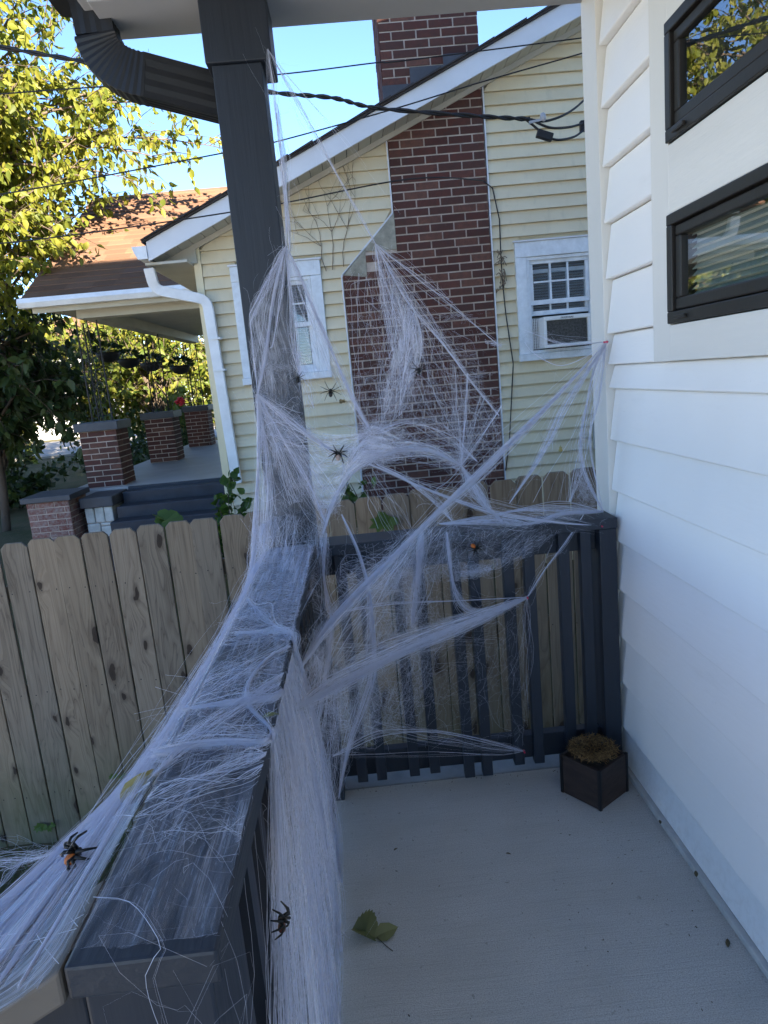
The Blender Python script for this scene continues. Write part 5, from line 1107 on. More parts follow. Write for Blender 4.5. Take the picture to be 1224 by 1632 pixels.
# --- the big web between column, wall corner and back railing
w2 = empty('spider_web', (0.3, 2.25, 1.2), 'wide white web stretched between the column and the white house corner', 'spider web', 'stretched web decoration')
f = Fib()
PIN = atx(967, 545, 0.854); CAPC = Vector((0.83, 2.36, 0.965)); P2 = at(958, 838, 2.295)
N2 = at(592, 690, 2.22); H3 = at(735, 742, 2.24); TOP = at(428, 80, 2.27)
f.rope([TOP] + W((500, 212, 2.26), (560, 320, 2.25), (598, 388, 2.24)), 16, 0.004, 0.0003); f.fan([TOP], W((560, 330, 2.25), (600, 370, 2.24), (660, 320, 2.26)), 8, 0.00024, 10, 0, 0.002)
HUB = at(598, 388, 2.24)
f.fan([HUB], W((610, 560, 2.23), (640, 560, 2.23), (672, 560, 2.23)), 105, 0.00026, 9, 0, 0.004); f.fan(W((612, 480, 2.235), (640, 480, 2.235), (660, 500, 2.235)), W((592, 690, 2.22), (600, 690, 2.22), (640, 660, 2.22)), 142, 0.00026, 9, 0, 0.010, 0.15)
f.mist(W((610, 450, 2.235), (622, 540, 2.23), (610, 650, 2.22)), W((642, 470, 2.235), (672, 560, 2.23), (650, 660, 2.22)), 210, 0.10, 0.00024, 7, 0.006, 0.01)
f.fan([HUB], W((700, 530, 2.24), (745, 595, 2.24), (795, 660, 2.24)), 37, 0.00026, 10, 0.0, 0.004); f.rope([HUB] + W((650, 480, 2.24), (700, 540, 2.24), (745, 600, 2.24), (795, 662, 2.24)), 16, 0.003)
f.fan([HUB], W((795, 545, 2.27), (760, 520, 2.27), (700, 460, 2.26)), 37, 0.00022, 10, 0.0, 0.006); f.rope([HUB] + W((700, 470, 2.26), (792, 548, 2.27)), 8, 0.002)
f.mist(W((775, 545, 2.27), (798, 552, 2.27)), W((775, 541, 2.27), (798, 548, 2.27)), 45, 0.03, 0.0003, 6, 0.002, 0.003)
f.fan(W((560, 430, 2.26), (640, 470, 2.25), (700, 540, 2.24)), W((570, 690, 2.23), (700, 690, 2.23), (795, 690, 2.23)), 136, 0.00020, 9, 0.0, 0.02, 0.2)
f.mist(W((560, 430, 2.25), (560, 560, 2.25), (570, 720, 2.23)), W((700, 500, 2.25), (765, 590, 2.25), (798, 720, 2.23)), 250, 0.16, 0.00020, 7, 0.02, 0.02)
f.mist(W((560, 600, 2.24), (680, 610, 2.24), (795, 640, 2.24)), W((560, 740, 2.23), (680, 720, 2.23), (795, 740, 2.23)), 450, 0.14, 0.00022, 7, 0.015, 0.02)
f.rope(W((456, 392, 2.275), (482, 450, 2.262), (520, 540, 2.25), (560, 630, 2.23)) + [N2], 46, 0.004); f.rope(W((470, 420, 2.27), (512, 530, 2.255), (560, 640, 2.235)) + [N2], 18, 0.008)
f.mist(W((560, 715, 2.23), (592, 676, 2.22), (650, 690, 2.22), (740, 735, 2.24)), W((530, 810, 2.23), (555, 765, 2.23), (620, 732, 2.23), (735, 748, 2.24)), 350, 0.09, 0.00026, 7, 0.008, 0.014)
f.mist(W((565, 690, 2.22), (600, 676, 2.22), (640, 690, 2.22)), W((560, 740, 2.22), (600, 735, 2.22), (650, 725, 2.22)), 350, 0.06, 0.00026, 7, 0.010, 0.012)
f.rope(W((515, 850, 2.23), (533, 795, 2.23), (570, 746, 2.23), (620, 722, 2.23), (680, 716, 2.23)) + [H3], 110, 0.0035); f.rope([N2] + W((650, 672, 2.22), (705, 690, 2.22), (760, 735, 2.24)), 18, 0.006)
f.fan([N2], W((520, 660, 2.24), (505, 720, 2.24), (515, 800, 2.24)), 80, 0.00024, 9, 0, 0.006); f.fan(W((412, 640, 2.26), (440, 720, 2.26)), W((560, 735, 2.23), (640, 722, 2.23)), 99, 0.00026, 9, 0, 0.008)
f.rope(W((539, 724, 2.245), (600, 745, 2.25), (680, 780, 2.26), (780, 815, 2.27), (880, 832, 2.28)) + [P2], 40, 0.003); f.fan(W((600, 745, 2.25), (700, 790, 2.26)), [P2], 24, 0.00025, 10, 0.01, 0.003)
f.rope([H3] + W((755, 775, 2.25), (778, 810, 2.27), (800, 830, 2.28)), 110, 0.006, S=10); f.fan([H3], W((690, 560, 2.24), (745, 600, 2.24), (800, 665, 2.24)), 124, 0.00024, 9, 0, 0.004); f.rope([H3] + W((742, 660, 2.24), (745, 595, 2.24)), 10, 0.003); f.rope([H3] + W((770, 690, 2.24), (800, 645, 2.24)), 14, 0.004)
f.fan([H3], W((640, 712, 2.23), (660, 740, 2.23), (690, 790, 2.25)), 43, 0.00024, 8, 0, 0.004)
f.rope(W((600, 740, 2.23), (650, 765, 2.24), (695, 800, 2.25), (720, 830, 2.26)), 26, 0.006); f.fan(W((560, 760, 2.23), (640, 740, 2.23)), W((600, 870, 2.28), (720, 840, 2.28)), 55, 0.00024, 9, 0, 0.006, 0.15)
R1 = [PIN] + W((880, 640, 2.28), (780, 740, 2.18), (700, 815, 2.06), (620, 895, 1.92), (560, 955, 1.78), (520, 1000, 1.64), (478, 1066, 1.46))
f.rope(R1, 80, 0.004); f.rope(R1[1:], 60, 0.007); f.fan(R1[:3], W((600, 920, 2.0), (540, 980, 1.75), (490, 1050, 1.5)), 24, 0.00028, 12, 0, 0.006)
f.fan(W((700, 815, 2.06), (640, 880, 1.95)), W((590, 1000, 1.9), (540, 1080, 1.7), (480, 1090, 1.4)), 68, 0.00026, 9, 0, 0.010, 0.2)
f.rope([PIN] + W((948, 585, 2.36), (934, 650, 2.35), (925, 705, 2.34), (932, 755, 2.35)) + [CAPC], 36, 0.003); f.rope([PIN] + W((955, 630, 2.36), (940, 705, 2.35)) + [CAPC], 16, 0.002)
f.rope([PIN] + W((905, 640, 2.34), (880, 690, 2.33), (850, 745, 2.32), (812, 802, 2.31)), 40, 0.005); f.mist(W((890, 640, 2.33), (862, 720, 2.33)), W((898, 645, 2.33), (872, 700, 2.33)), 45, 0.05, 0.00026, 6, 0.003, 0.004)
f.fan([PIN], W((815, 805, 2.31), (860, 800, 2.32), (920, 800, 2.35)), 74, 0.00024, 10, 0, 0.008); f.mist(W((925, 740, 2.35), (940, 770, 2.35)), W((905, 810, 2.34), (952, 806, 2.36)), 160, 0.05, 0.00024, 6, 0.004, 0.008)
f.fan([PIN], W((836, 528, 2.30), (838, 548, 2.30)), 22, 0.00024, 10, 0.006, 0.002); f.rope([PIN] + W((930, 570, 2.33), (890, 582, 2.32), (850, 562, 2.31), (836, 545, 2.3)), 7, 0.001); f.rope([PIN] + W((900, 548, 2.32), (836, 526, 2.3)), 9, 0.001)
f.mist([PIN] + W((880, 552, 2.31), (838, 530, 2.30)), [PIN] + W((890, 575, 2.31), (838, 556, 2.30)), 60, 0.10, 0.00020, 6, 0.004, 0.006)
f.rope([CAPC] + W((890, 820, 2.33), (845, 838, 2.31), (800, 830, 2.30), (700, 835, 2.30)), 70, 0.006); f.rope([CAPC] + W((900, 812, 2.34), (840, 812, 2.33), (790, 820, 2.31)), 40, 0.006)
f.mist(W((590, 870, 2.27), (700, 835, 2.27), (830, 825, 2.29), (940, 812, 2.32)), W((590, 970, 2.26), (680, 930, 2.27), (800, 905, 2.28), (885, 850, 2.29)), 425, 0.16, 0.00022, 7, 0.008, 0.02)
f.fan(W((650, 850, 2.26), (780, 830, 2.29), (880, 832, 2.30)), W((600, 960, 2.2), (700, 900, 2.27), (800, 890, 2.28)), 99, 0.00022, 8, 0, 0.01, 0.25)
f.rope(W((930, 820, 2.31), (905, 860, 2.29), (870, 905, 2.29), (842, 950, 2.295)), 16, 0.002)
for (q, rr, n_) in [((590, 692, 2.22), (0.035, 0.015, 0.035), 260), ((600, 725, 2.225), (0.06, 0.015, 0.03), 240), ((640, 718, 2.225), (0.06, 0.012, 0.016), 160), ((732, 740, 2.24), (0.02, 0.012, 0.016), 130), ((655, 520, 2.235), (0.03, 0.01, 0.08), 170), ((645, 590, 2.23), (0.03, 0.01, 0.07), 150), ((625, 450, 2.238), (0.014, 0.008, 0.06), 90), ((722, 505, 2.25), (0.06, 0.01, 0.014), 50), ((790, 548, 2.27), (0.018, 0.006, 0.008), 60), ((880, 690, 2.33), (0.016, 0.006, 0.05), 90), ((760, 600, 2.24), (0.04, 0.01, 0.02), 60), ((930, 770, 2.35), (0.02, 0.01, 0.06), 80)]: f.tuft(at(*q), rr, n_)
f.build('threads', w2)
sheet(W((560, 716, 2.23), (592, 678, 2.22), (640, 700, 2.22), (700, 712, 2.23), (742, 738, 2.24)), W((522, 835, 2.23), (545, 775, 2.23), (590, 740, 2.23), (650, 724, 2.23), (735, 748, 2.24)), lambda u, v: 0.75 * np.exp(-((u - 0.32) / 0.34) ** 2) + 0.10, 'veil', w2)
sheet([N2] + W((520, 690, 2.25), (470, 660, 2.26), (430, 640, 2.262)), W((560, 760, 2.23), (530, 810, 2.24), (480, 790, 2.26), (440, 740, 2.262)), lambda u, v: 0.50 + 0.05 * v - 0.30 * u, 'veil', w2)
sheet(W((590, 880, 2.275), (690, 845, 2.275), (830, 830, 2.29), (945, 812, 2.33)), W((590, 960, 2.265), (690, 925, 2.27), (800, 905, 2.28), (890, 850, 2.29)), lambda u, v: 0.26 * (1 - u) + 0.06, 'veil', w2)
sheet(W((606, 400, 2.24), (622, 470, 2.236), (628, 540, 2.232), (600, 690, 2.222)), W((600, 400, 2.24), (655, 480, 2.236), (672, 570, 2.232), (612, 690, 2.222)), lambda u, v: 0.50 * np.sin(np.pi * u) + 0.05, 'veil', w2)
sheet(R1[2:], W((740, 800, 2.2), (650, 905, 2.0), (590, 975, 1.9), (555, 1030, 1.75), (520, 1080, 1.5)), lambda u, v: 0.26 * (1 - v) + 0.04, 'veil', w2)

# --- lower web, railing to back-railing pins
w3 = empty('spider_web', (0.2, 2.0, 0.6), 'white web fanned across the balusters of the back railing', 'spider web', 'stretched web decoration')
f = Fib()
Q1 = at(840, 952, 2.302); Q2 = at(835, 1197, 2.303)
f.rope([Q1] + W((720, 958, 2.25), (620, 962, 2.15), (530, 978, 1.8)), 14, 0.002); f.fan([Q1], W((470, 1130, 1.30), (500, 1100, 1.5), (540, 1062, 1.8), (590, 1030, 2.0)), 204, 0.00028, 12, 0.0, 0.006)
f.rope([Q1] + W((760, 985, 2.25), (660, 1028, 2.1), (560, 1080, 1.75), (467, 1130, 1.275)), 100, 0.006); f.rope([Q1] + W((740, 1000, 2.22), (640, 1042, 2.05), (540, 1090, 1.7), (467, 1132, 1.275)), 60, 0.010)
f.fan([Q1], W((800, 1080, 2.29), (842, 1120, 2.295), (836, 1195, 2.3)), 31, 0.00024, 9, 0, 0.006); f.fan([Q1], W((885, 850, 2.30), (870, 905, 2.30)), 9, 0.00022, 8, 0, 0.002)
f.fan([Q2], W((510, 1210, 1.6), (560, 1165, 1.9), (620, 1140, 2.1)), 49, 0.00026, 12, 0.012, 0.005); f.rope([Q2] + W((770, 1180, 2.28), (690, 1165, 2.2), (600, 1168, 2.0), (530, 1205, 1.7)), 16, 0.006)
f.mist(W((545, 880, 2.1), (535, 985, 1.9), (510, 1090, 1.6), (520, 1180, 1.7)), W((700, 890, 2.27), (705, 1000, 2.26), (680, 1080, 2.24), (660, 1160, 2.25)), 540, 0.18, 0.00023, 7, 0.02, 0.03)
f.mist(W((590, 1050, 1.95), (700, 1020, 2.2), (838, 960, 2.3)), W((560, 1190, 1.9), (690, 1165, 2.25), (835, 1195, 2.3)), 252, 0.18, 0.00021, 7, 0.01, 0.025)
f.fan(W((545, 900, 2.1), (530, 1000, 1.85), (510, 1090, 1.6)), W((680, 900, 2.27), (690, 1040, 2.26), (640, 1160, 2.24)), 161, 0.00022, 10, 0.0, 0.02, 0.2)
f.fan(W((530, 975, 1.85), (535, 1060, 1.8)), W((800, 965, 2.29), (780, 1060, 2.29)), 43, 0.00022, 10, 0.0, 0.01, 0.2)
f.rope(W((545, 820, 2.22), (572, 880, 2.2), (588, 940, 2.1), (594, 1010, 2.0), (594, 1070, 1.95), (578, 1125, 1.9), (555, 1190, 1.95), (540, 1272, 2.05)), 60, 0.005)
f.rope(W((672, 842, 2.26), (668, 895, 2.25), (662, 950, 2.24), (656, 1000, 2.22)), 110, 0.007, S=10); f.mist(W((655, 860, 2.25), (650, 1000, 2.23)), W((676, 860, 2.25), (668, 1005, 2.23)), 144, 0.06, 0.00026, 6, 0.006, 0.012)
f.rope(W((712, 848, 2.27), (718, 905, 2.26), (728, 950, 2.26), (752, 974, 2.26), (795, 968, 2.28)), 60, 0.005); f.mist(W((720, 895, 2.26), (780, 905, 2.27)), W((722, 925, 2.26), (776, 912, 2.27)), 156, 0.05, 0.00026, 6, 0.006, 0.012)
f.rope(W((528, 985, 1.9), (524, 1040, 1.8), (512, 1120, 1.75), (498, 1200, 1.75), (487, 1262, 1.78)), 46, 0.006)
f.fan(W((500, 1040, 1.5), (520, 1060, 1.7), (560, 1080, 1.8)), W((470, 1240, 1.4), (500, 1275, 1.8), (542, 1275, 2.05)), 260, 0.00026, 10, 0, 0.010, 0.12)
f.fan(W((467, 1130, 1.28)), W((520, 1180, 1.7), (580, 1150, 1.9), (600, 1110, 1.95)), 55, 0.00024, 9, 0.01, 0.01)
f.mist(W((480, 1010, 1.5), (480, 1120, 1.35)), W((535, 1000, 1.8), (530, 1130, 1.75)), 252, 0.09, 0.00026, 7, 0.008, 0.018)
f.mist(W((500, 1130, 1.6), (520, 1200, 1.75)), W((590, 1110, 1.9), (600, 1190, 2.05)), 192, 0.10, 0.00024, 7, 0.01, 0.02)
for (q, rr, n_) in [((660, 990, 2.23), (0.012, 0.01, 0.03), 110), ((668, 900, 2.25), (0.012, 0.01, 0.04), 110), ((750, 912, 2.265), (0.05, 0.012, 0.014), 170), ((728, 950, 2.26), (0.014, 0.01, 0.03), 80), ((505, 1045, 1.6), (0.02, 0.03, 0.05), 160), ((520, 1010, 1.75), (0.015, 0.02, 0.04), 120), ((592, 1000, 2.02), (0.01, 0.01, 0.06), 90), ((475, 1215, 1.35), (0.02, 0.02, 0.05), 120)]: f.tuft(at(*q), rr, n_)
f.build('threads', w3)
sheet(W((560, 900, 2.15), (548, 985, 1.95), (530, 1080, 1.75), (540, 1170, 1.85)), W((665, 890, 2.26), (668, 985, 2.24), (620, 1060, 2.15), (600, 1170, 2.1)), lambda u, v: 0.24 + 0 * u, 'veil', w3)
sheet([Q1] + W((740, 975, 2.22), (620, 1015, 2.02), (520, 1075, 1.6), (468, 1128, 1.28)), [Q1] + W((745, 1010, 2.22), (650, 1060, 2.05), (560, 1100, 1.8), (470, 1136, 1.28)), lambda u, v: 0.26 * (1 - v) + 0.10, 'veil', w3)

# --- web over the top of the front railing and down its outer side
w4 = empty('spider_web', (-0.35, 1.4, 0.97), 'dense white web draped along the outer side and top of the front railing', 'spider web', 'stretched web decoration')
f = Fib(); ZT = 0.9735
out = W((402, 905, 2.25), (372, 985, 1.95), (300, 1130, 1.52), (200, 1262, 1.20), (100, 1352, 0.98), (0, 1437, 0.84), (-150, 1560, 0.70))
inn = [Vector((-0.340, y, 0.9725)) for y in (2.25, 1.93, 1.50, 1.15, 0.90, 0.74, 0.56)]
mid_ = [a.lerp(b, 0.45) for a, b in zip(inn, out)]
f.rope(out, 150, 0.0022, fl=0); f.rope([p.lerp(q, 0.06) for p, q in zip(out, inn)], 60, 0.004, fl=0)
for k in range(26):
    t = rng.uniform(0.1, 0.93); f.rope([a.lerp(b, t * (0.75 + 0.5 * j / 6)) if t < 0.8 else a.lerp(b, t) for j, (a, b) in enumerate(zip(inn, out))], 26, 0.005, 0.0003, fl=0)
f.fan(inn, [p.lerp(q, 0.05) for p, q in zip(out, inn)], 420, 0.00026, 8, 0.0, 0.002, 0.10)
top_l = [Vector((-0.334, y, ZT)) for y in (0.6, 1.0, 1.4, 1.8, 2.25)]; top_r = [Vector((-0.188, y, ZT)) for y in (0.6, 1.0, 1.4, 1.8, 2.25)]
f.mist(top_l, top_r, 150, 0.15, 0.00011, 9, 0.0010, 0.022); f.mist(top_l[2:], top_r[2:], 1900, 0.10, 0.00026, 8, 0.0025, 0.018)
f.fan(top_l[1:4], top_r[1:4], 260, 0.00018, 8, -0.002, 0.006, 0.05)
f.fan([Vector((-0.335, y, ZT)) for y in (0.95, 1.25)], [Vector((-0.19, y, ZT)) for y in (1.15, 1.5)], 120, 0.00024, 8, -0.001, 0.003, 0.15)
def onrail(*pts): return [atz(x, y, ZT + 0.003) if z is None else Vector((-0.181, atx(x, y, -0.181).y, atx(x, y, -0.181).z)) for x, y, z in pts]
f.rope(onrail((290, 1130, None), (345, 1124, None), (400, 1118, None), (440, 1111, None)) + [Vector((-0.1815, 1.16, 0.965)), Vector((-0.180, 1.17, 0.90))], 150, 0.0026, S=22, taper=False)
f.rope(onrail((245, 1203, None), (310, 1190, None), (370, 1184, None), (422, 1182, None)) + [Vector((-0.1815, 1.02, 0.965)), Vector((-0.180, 1.03, 0.92))], 150, 0.0026, S=22, taper=False)
f.rope(onrail((375, 1010, None), (420, 1008, None), (463, 1012, None)) + [Vector((-0.181, 1.40, 0.95))], 60, 0.006, taper=False); f.rope(onrail((395, 955, None), (425, 990, None), (465, 1010, None)), 40, 0.004)
f.rope(onrail((462, 1030, None), (425, 1050, None), (398, 1085, None), (392, 1112, None), (400, 1130, None), (430, 1160, None), (436, 1178, None)), 50, 0.0018, taper=False)
f.rope(onrail((452, 1072, None), (395, 1115, None), (320, 1170, None), (245, 1235, None)), 40, 0.005); f.fan(onrail((452, 1072, None), (440, 1110, None)), onrail((280, 1190, None), (230, 1250, None)), 120, 0.00026, 9, -0.002, 0.004)
f.fan(onrail((432, 1175, None), (410, 1250, None)), onrail((260, 1230, None), (180, 1360, None)), 150, 0.00026, 9, -0.001, 0.004)
f.fan(onrail((390, 1300, None), (360, 1480, None)), onrail((250, 1290, None), (130, 1500, None)), 90, 0.00010, 9, -0.001, 0.012, 0.25)
f.rope(onrail((150, 1430, None), (210, 1440, None), (245, 1480, None), (262, 1520, None)) + [Vector((-0.25, 0.578, 0.95)), Vector((-0.235, 0.575, 0.80))], 3, 0.0010, 0.00016, fl=0)
f.fan([Vector((-0.33, 0.578, 0.96)), Vector((-0.19, 0.578, 0.96))], [Vector((-0.40, 0.574, 0.72)), Vector((-0.17, 0.574, 0.72))], 14, 0.00008, 9, 0, 0.03, 0.4)
f.fan(top_r[:3], [Vector((-0.178, y, 0.55)) for y in (0.55, 0.8, 1.2)], 110, 0.00014, 9, 0, 0.006, 0.1)
f.build('threads', w4)
sheet(inn, out, lambda u, v: np.clip(0.20 + 0.62 * v ** 0.6 - 0.30 * np.clip((u - 0.55) / 0.3, 0, 1) * (v < 0.45), 0.10, 0.85), 'drape', w4, 48, 40)
sheet([p + Vector((0, 0, 0.002)) for p in top_l[1:]], [p + Vector((0, 0, 0.003)) for p in top_r[1:]], lambda u, v: 0.14 + 0.58 * u + 0.0 * v, 'veil', w4)
sheet([Vector((-0.332, y, 0.9745)) for y in (0.6, 0.8, 1.05, 1.3)], [Vector((-0.190, y, 0.9755)) for y in (0.6, 0.8, 1.05, 1.3)], lambda u, v: 0.22 + 0.18 * u, 'veil', w4)
sheet([Vector((-0.338, 0.86, 0.975)), Vector((-0.340, 0.70, 0.976)), Vector((-0.345, 0.578, 0.974)), Vector((-0.42, 0.572, 0.930)), Vector((-0.56, 0.570, 0.85)), Vector((-0.80, 0.570, 0.72))], [out[4].lerp(inn[4], 0.1), out[5].lerp(inn[5], 0.2), out[5].lerp(out[6], 0.4), out[6], out[6] + Vector((-0.06, -0.06, -0.05)), out[6] + Vector((-0.2, -0.1, -0.15))], lambda u, v: 0.28 + 0.42 * v, 'drape', w4)

# --- curtain of web hanging inside the railing to the floor
w5 = empty('spider_web', (-0.19, 1.3, 0.0), 'curtain of white web hanging from the front railing down to the floor', 'spider web', 'stretched web decoration')
f = Fib()
ct = [Vector((-0.182, y, z)) for y, z in ((0.98, 0.962), (1.10, 0.962), (1.25, 0.960), (1.42, 0.960))]; cb = [Vector((x, y, 0.004)) for x, y in ((-0.186, 0.35), (-0.180, 0.95), (-0.182, 1.45), (-0.196, 1.98))]
cm = [Vector((-0.176, y, 0.5)) for y in (0.72, 1.02, 1.34, 1.72)]
f.fan(ct, cb, 760, 0.00030, 12, 0.0, 0.006, 0.035); f.fan(ct, cm, 300, 0.00028, 10, 0, 0.005, 0.05)
for k in range(15):
    u = rng.uniform(0.02, 1.0); a = samp(curve(ct, 30), np.array([u]))[0]; b = samp(curve(cb, 30), np.array([u]))[0]; m = (a + b) / 2 + [0.006, rng.normal() * 0.02, 0]; f.rope([a, m, b], 24, 0.006, 0.0003)
f.rope([Vector((-0.181, 1.42, 0.955)), Vector((-0.172, 1.62, 0.55)), Vector((-0.186, 1.86, 0.004))], 60, 0.008); f.rope([Vector((-0.181, 1.30, 0.95)), Vector((-0.172, 1.45, 0.5)), Vector((-0.182, 1.6, 0.004))], 50, 0.008)
f.mist(ct, cm, 500, 0.12, 0.00022, 7, 0.004, 0.014)
f.build('threads', w5)
# U must run down the threads here, so the curtain is skinned rung by rung
def vsheet(A, B, cover, name, parent, nu=30, nv=60):
    A = curve(A, nv); B = curve(B, nv); u = np.linspace(0, 1, nu); P = A[None] * (1 - u)[:, None, None] + B[None] * u[:, None, None]; P[..., 0] += (0.008 * np.sin(np.pi * u))[:, None] + rng.normal(size=(1, nv)) * 0.002
    U, Wv = np.meshgrid(u, np.linspace(0, 1, nv), indexing='ij'); idx = np.arange(nu * nv).reshape(nu, nv); F = np.stack([idx[:-1, :-1], idx[1:, :-1], idx[1:, 1:], idx[:-1, 1:]], -1).reshape(-1, 4)
    return mesh_np(name, P.reshape(-1, 3), F4=F, mat=M['gauze'], parent=parent, attrs={'cover': np.clip(cover(U, Wv), 0, 1).ravel()}, smooth=True, uv=np.stack([U, Wv], -1).reshape(-1, 2))
vsheet(ct, cb, lambda u, v: 0.04 + 0.32 * np.clip(u * 1.6, 0, 1) * np.clip((v + 0.02) * 5, 0, 1), 'drape', w5)

# --- loose web by the ground on the left
w6 = empty('spider_web', (-1.2, 2.0, -0.6), 'loose wisps of web near the ground at the far left edge', 'spider web', 'stretched web decoration')
f = Fib()
f.fan(W((-90, 1350, 2.6), (-60, 1420, 2.4)), W((70, 1355, 2.3), (95, 1360, 2.2)), 60, 0.00022, 9, 0.0, 0.02, 0.2); f.rope(W((-80, 1372, 2.5), (30, 1372, 2.3), (100, 1356, 2.1)), 30, 0.008); f.rope(W((36, 1374, 2.3), (10, 1400, 2.2), (-20, 1440, 2.1)), 20, 0.005)
f.fan(W((36, 1374, 2.3)), W((60, 1400, 2.0), (100, 1360, 2.1), (0, 1362, 2.4), (-30, 1420, 2.2)), 60, 0.00026, 8, 0, 0.008)
f.build('threads', w6)

# ------------------------------------------------------------------ toy spiders
def spider(c, axis, normal, size, label, belly='spider_black', legt=0.045, leglen=1.0, curl=0.25):
    c = Vector(c); n = Vector(normal).normalized(); a = Vector(axis); a = (a - n * a.dot(n)).normalized(); s = a.cross(n).normalized()
    sp = empty('toy_spider', tuple(c), label, 'toy spider', 'plastic toy spiders on the web')
    def P(x, y, z): return c + a * (x * size) + s * (y * size) + n * (z * size)
    def blob(x, z, rx, ry, rz, nm, mat):
        m = MB(); m.sphere((0, 0, 0), 1, 12, 8); m.v = [tuple(P(x + v[0] * rx, v[1] * ry, z + v[2] * rz)) for v in m.v]; return m.build(nm, mat, sp, True)
    blob(-0.26, 0.10, 0.24, 0.19, 0.17, 'abdomen', M[belly]); blob(0.10, 0.06, 0.15, 0.12, 0.10, 'head', M['spider_black'])
    for sg in (-1, 1):
        for k, ang in enumerate((0.95, 0.35, -0.30, -0.95)):
            dx, dy = math.sin(ang), math.cos(ang) * sg; r1, r2, r3 = 0.12, 0.42 * leglen, 0.88 * leglen; j = random.uniform(-0.05, 0.05)
            pts = [P(0.06 + dx * 0.05, dy * r1, 0.05), P(0.06 + dx * r2 * 0.8, dy * r2, 0.05 + curl), P(0.06 + dx * (r2 + r3) / 2 + j, dy * (r2 + r3) / 2, 0.04 + curl * 0.6), P(0.06 + dx * r3 * 1.05 + j, dy * r3 * 0.95, -0.06)]
            MB().tube(pts, [legt * size, legt * size * 0.9, legt * size * 0.7, legt * size * 0.4], 6).build('leg', M['spider_black'], sp, True)
    return sp
vw = Vector((0, -1, 0.12))
spider(at(475, 603, 2.245), (0.1, 0, 1), vw, 0.030, 'tiny black spider on the web at the column edge', legt=0.035)
spider(at(527, 624, 2.235), (0.1, 0, 1), vw, 0.036, 'thin-legged black spider on web in front of yellow siding', legt=0.035, leglen=1.15)
spider(at(668, 590, 2.225), (-0.1, 0, 1), vw, 0.034, 'thin-legged black spider on web in front of the brick chimney', legt=0.04, leglen=1.15)
spider(at(539, 724, 2.225), (0.15, 0, 1), (0.1, -1, 0.3), 0.044, 'black spider with pale belly at the centre of the web', 'spider_pale', 0.06, 0.85)
spider(at(757, 874, 2.262), (0.6, 0, -0.8), (0.1, -1, 0.3), 0.040, 'orange-bellied black spider on web above the back railing', 'spider_orange', 0.06, 0.8)
c = out[4].lerp(out[5], 0.1); c = at(124, 1360, 0.80)
spider(c, (0.75, 0.4, 0.35), (-0.35, -0.75, 0.6), 0.037, 'black and orange spider clinging to the draped web at lower left', 'spider_orange', 0.075, 0.8, 0.35)
spider(Vector((-0.168, 0.80, 0.81)), (0.05, 0.25, 1), (1, -0.35, 0.1), 0.031, 'black spider with dull reddish belly on the hanging web curtain', 'spider_rust', 0.07, 0.8, 0.3)

# push pins
for p, lab in [(PIN, 'red push pin holding web on the white corner trim'), (P2, 'red push pin on the right end of the back rail cap'), (Q1, 'push pin halfway up a baluster where web strands gather'), (Q2, 'push pin low on a baluster near the floor')]:
    pn = MB(); d = Vector((-1, -0.3, 0)) if p is PIN else Vector((0, -1, 0)); d.normalize()
    pn.tube([p - d * 0.004, p + d * 0.003, p + d * 0.004, p + d * 0.012, p + d * 0.013], [0.004, 0.004, 0.0025, 0.0033, 0.002], 8); tag(pn.build('push_pin', M['pin_red'], None, True), lab, 'push pin', 'push pins holding the web')

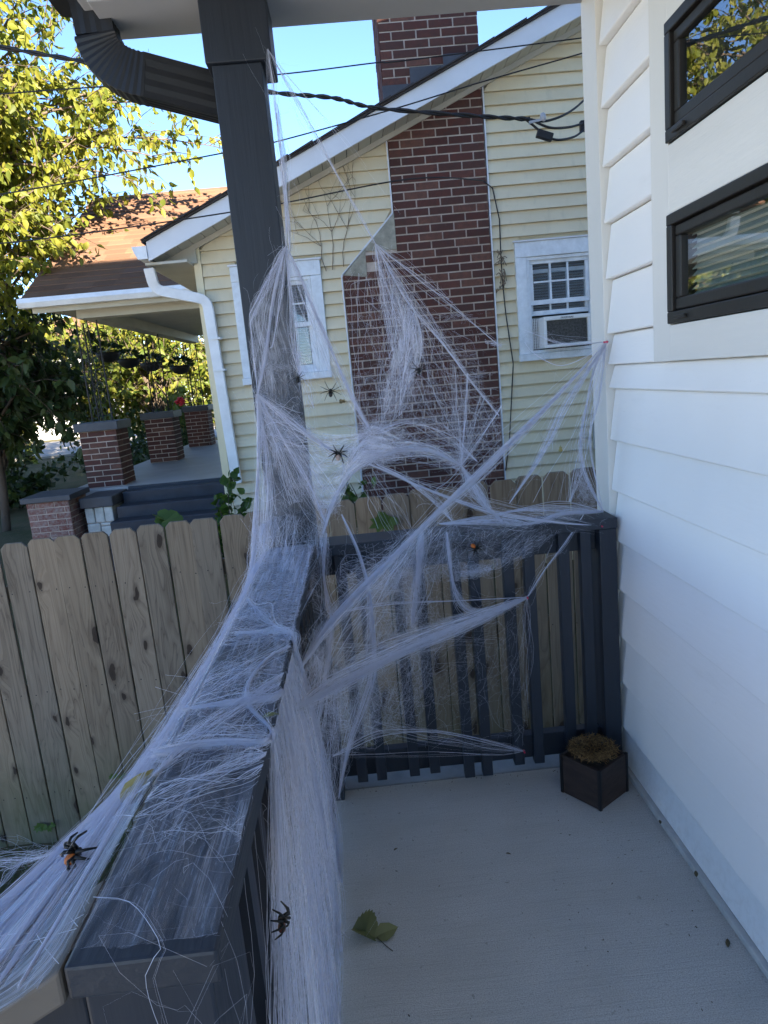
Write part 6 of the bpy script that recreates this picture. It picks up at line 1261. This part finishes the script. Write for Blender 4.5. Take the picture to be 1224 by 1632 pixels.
# ------------------------------------------------------------------ leaves and litter
lf = empty('fallen_leaf', (-0.08, 1.66, 0.0), 'curled green toothed leaf lying on the concrete floor', 'leaf', 'loose leaves')
leaf_mesh((-0.085, 1.63, 0.010), (-0.75, 0.42, 0.16), (0.3, -0.3, 1), 0.075, [(x * 1.35, b) for x, b in TOOTH], 0.45, M['leaf_fallen'], 'blade', lf, 0.9)
leaf_mesh((-0.092, 1.632, 0.009), (1, 0.30, 0.10), (0.1, -0.6, 1), 0.070, OVAL, 0.9, M['leaf_fallen'], 'folded_lobe', lf, 0.35)
MB().tube([(-0.085, 1.63, 0.008), (-0.06, 1.60, 0.004), (-0.045, 1.585, 0.002)], 0.0012, 5).build('stalk', M['leaf_brown'], lf)
for (c, d, n, s, ring, mt, lab) in [(at(190, 1280, 0.93), (1, 0.45, 0.75), (0.1, -0.8, 0.5), 0.065, OVAL, 'leaf_dry', 'pale yellow leaf caught in the draped web'),
        (at(474, 1522, 1.02), (0.6, 0, 0.5), (0.8, -0.6, 0.2), 0.020, IVY, 'leaf_fallen', 'small green leaf scrap stuck to the hanging web curtain'),
        (atz(418, 1142, 0.982), (1, 0.2, 0), (0, -0.2, 1), 0.028, OVAL, 'leaf_fallen', 'small green leaf under the strap on the railing top'),
        (at(541, 640, 2.23), (1, 0, 0), (0, -1, 0.2), 0.024, IVY, 'leaf_brown', 'brown leaf scrap in the web below the thin spider'),
        (at(893, 720, 2.33), (0.1, 0, 1), (0, -1, 0.2), 0.024, IVY, 'leaf_dry', 'tan leaf scrap hanging in the right side of the web'),
        (at(850, 843, 2.31), (1, 0, 0.1), (0, -1, 0.4), 0.030, OVAL, 'leaf_fallen', 'yellow-green leaf resting on the back rail cap'),
        (Vector((0.838, 1.94, 0.024)), (0.2, 1, 0), (0, 0, 1), 0.022, OVAL, 'leaf_brown', 'brown leaf scrap on the base flashing near the planter'),
        (Vector((0.835, 1.70, 0.024)), (0.4, 1, 0.1), (0, 0, 1), 0.026, OVAL, 'leaf_brown', 'brown curled leaf on the base flashing farther along'),
        (Vector((0.805, 1.475, 0.006)), (0.5, 1, 0.1), (0, 0, 1), 0.028, OVAL, 'leaf_brown', 'tan leaf scrap on the floor next to the white wall'),
        (Vector((0.33, 1.91, 0.004)), (0.8, -0.4, 0), (0, 0, 1), 0.018, OVAL, 'leaf_brown', 'dark leaf bit in the middle of the concrete floor'),
        (Vector((-0.02, 1.98, 0.004)), (0.8, 0.6, 0), (0, 0, 1), 0.018, OVAL, 'leaf_brown', 'dark curled bit on the floor left of centre')]:
    tag(leaf_mesh(c, d, n, s, [(x * 0.62, b) for x, b in ring], 0.5, M[mt], 'leaf_scrap', None, 0.35), lab, 'leaf', 'loose leaves')
db = MB()
for i in range(70):
    x, y = random.uniform(-0.16, 0.80), random.uniform(1.2, 2.33)
    if i < 26: y = random.gauss(2.33, 0.012); x = random.uniform(-0.15, 0.75)
    a = random.uniform(0, 6.3); l = random.uniform(0.002, 0.007); db.tube([(x, y, 0.0015), (x + l * math.cos(a), y + l * math.sin(a), 0.002)], random.uniform(0.0006, 0.0014), 4)
tag(db.build('floor_litter', M['leaf_brown'], None), 'specks of dark leaf litter scattered over the concrete', 'litter', None, 'stuff')
# grass and litter tufts on the ground at the fence foot
g = Fib(); N = 5000; xs = rng.uniform(-4, -0.4, N); ys = rng.uniform(1.2, 3.68, N); zs = np.array([gz(a, b) for a, b in zip(xs, ys)]); hgt = rng.uniform(0.03, 0.10, N)
base_ = np.stack([xs, ys, zs], -1); ld = rng.normal(size=(N, 3)) * [0.03, 0.03, 0]; tipp = base_ + ld + np.stack([0*xs, 0*xs, hgt], -1)
g.put(np.stack([base_, (base_ + tipp) / 2 + ld * 0.1, tipp], 1), 0.0016); o = g.build('grass', None, M['leaf_green'], lambda n: np.repeat(rng.uniform(0, 1, n // 9), 9)); tag(o, 'rough grass at the foot of the fence', 'grass', None, 'stuff')
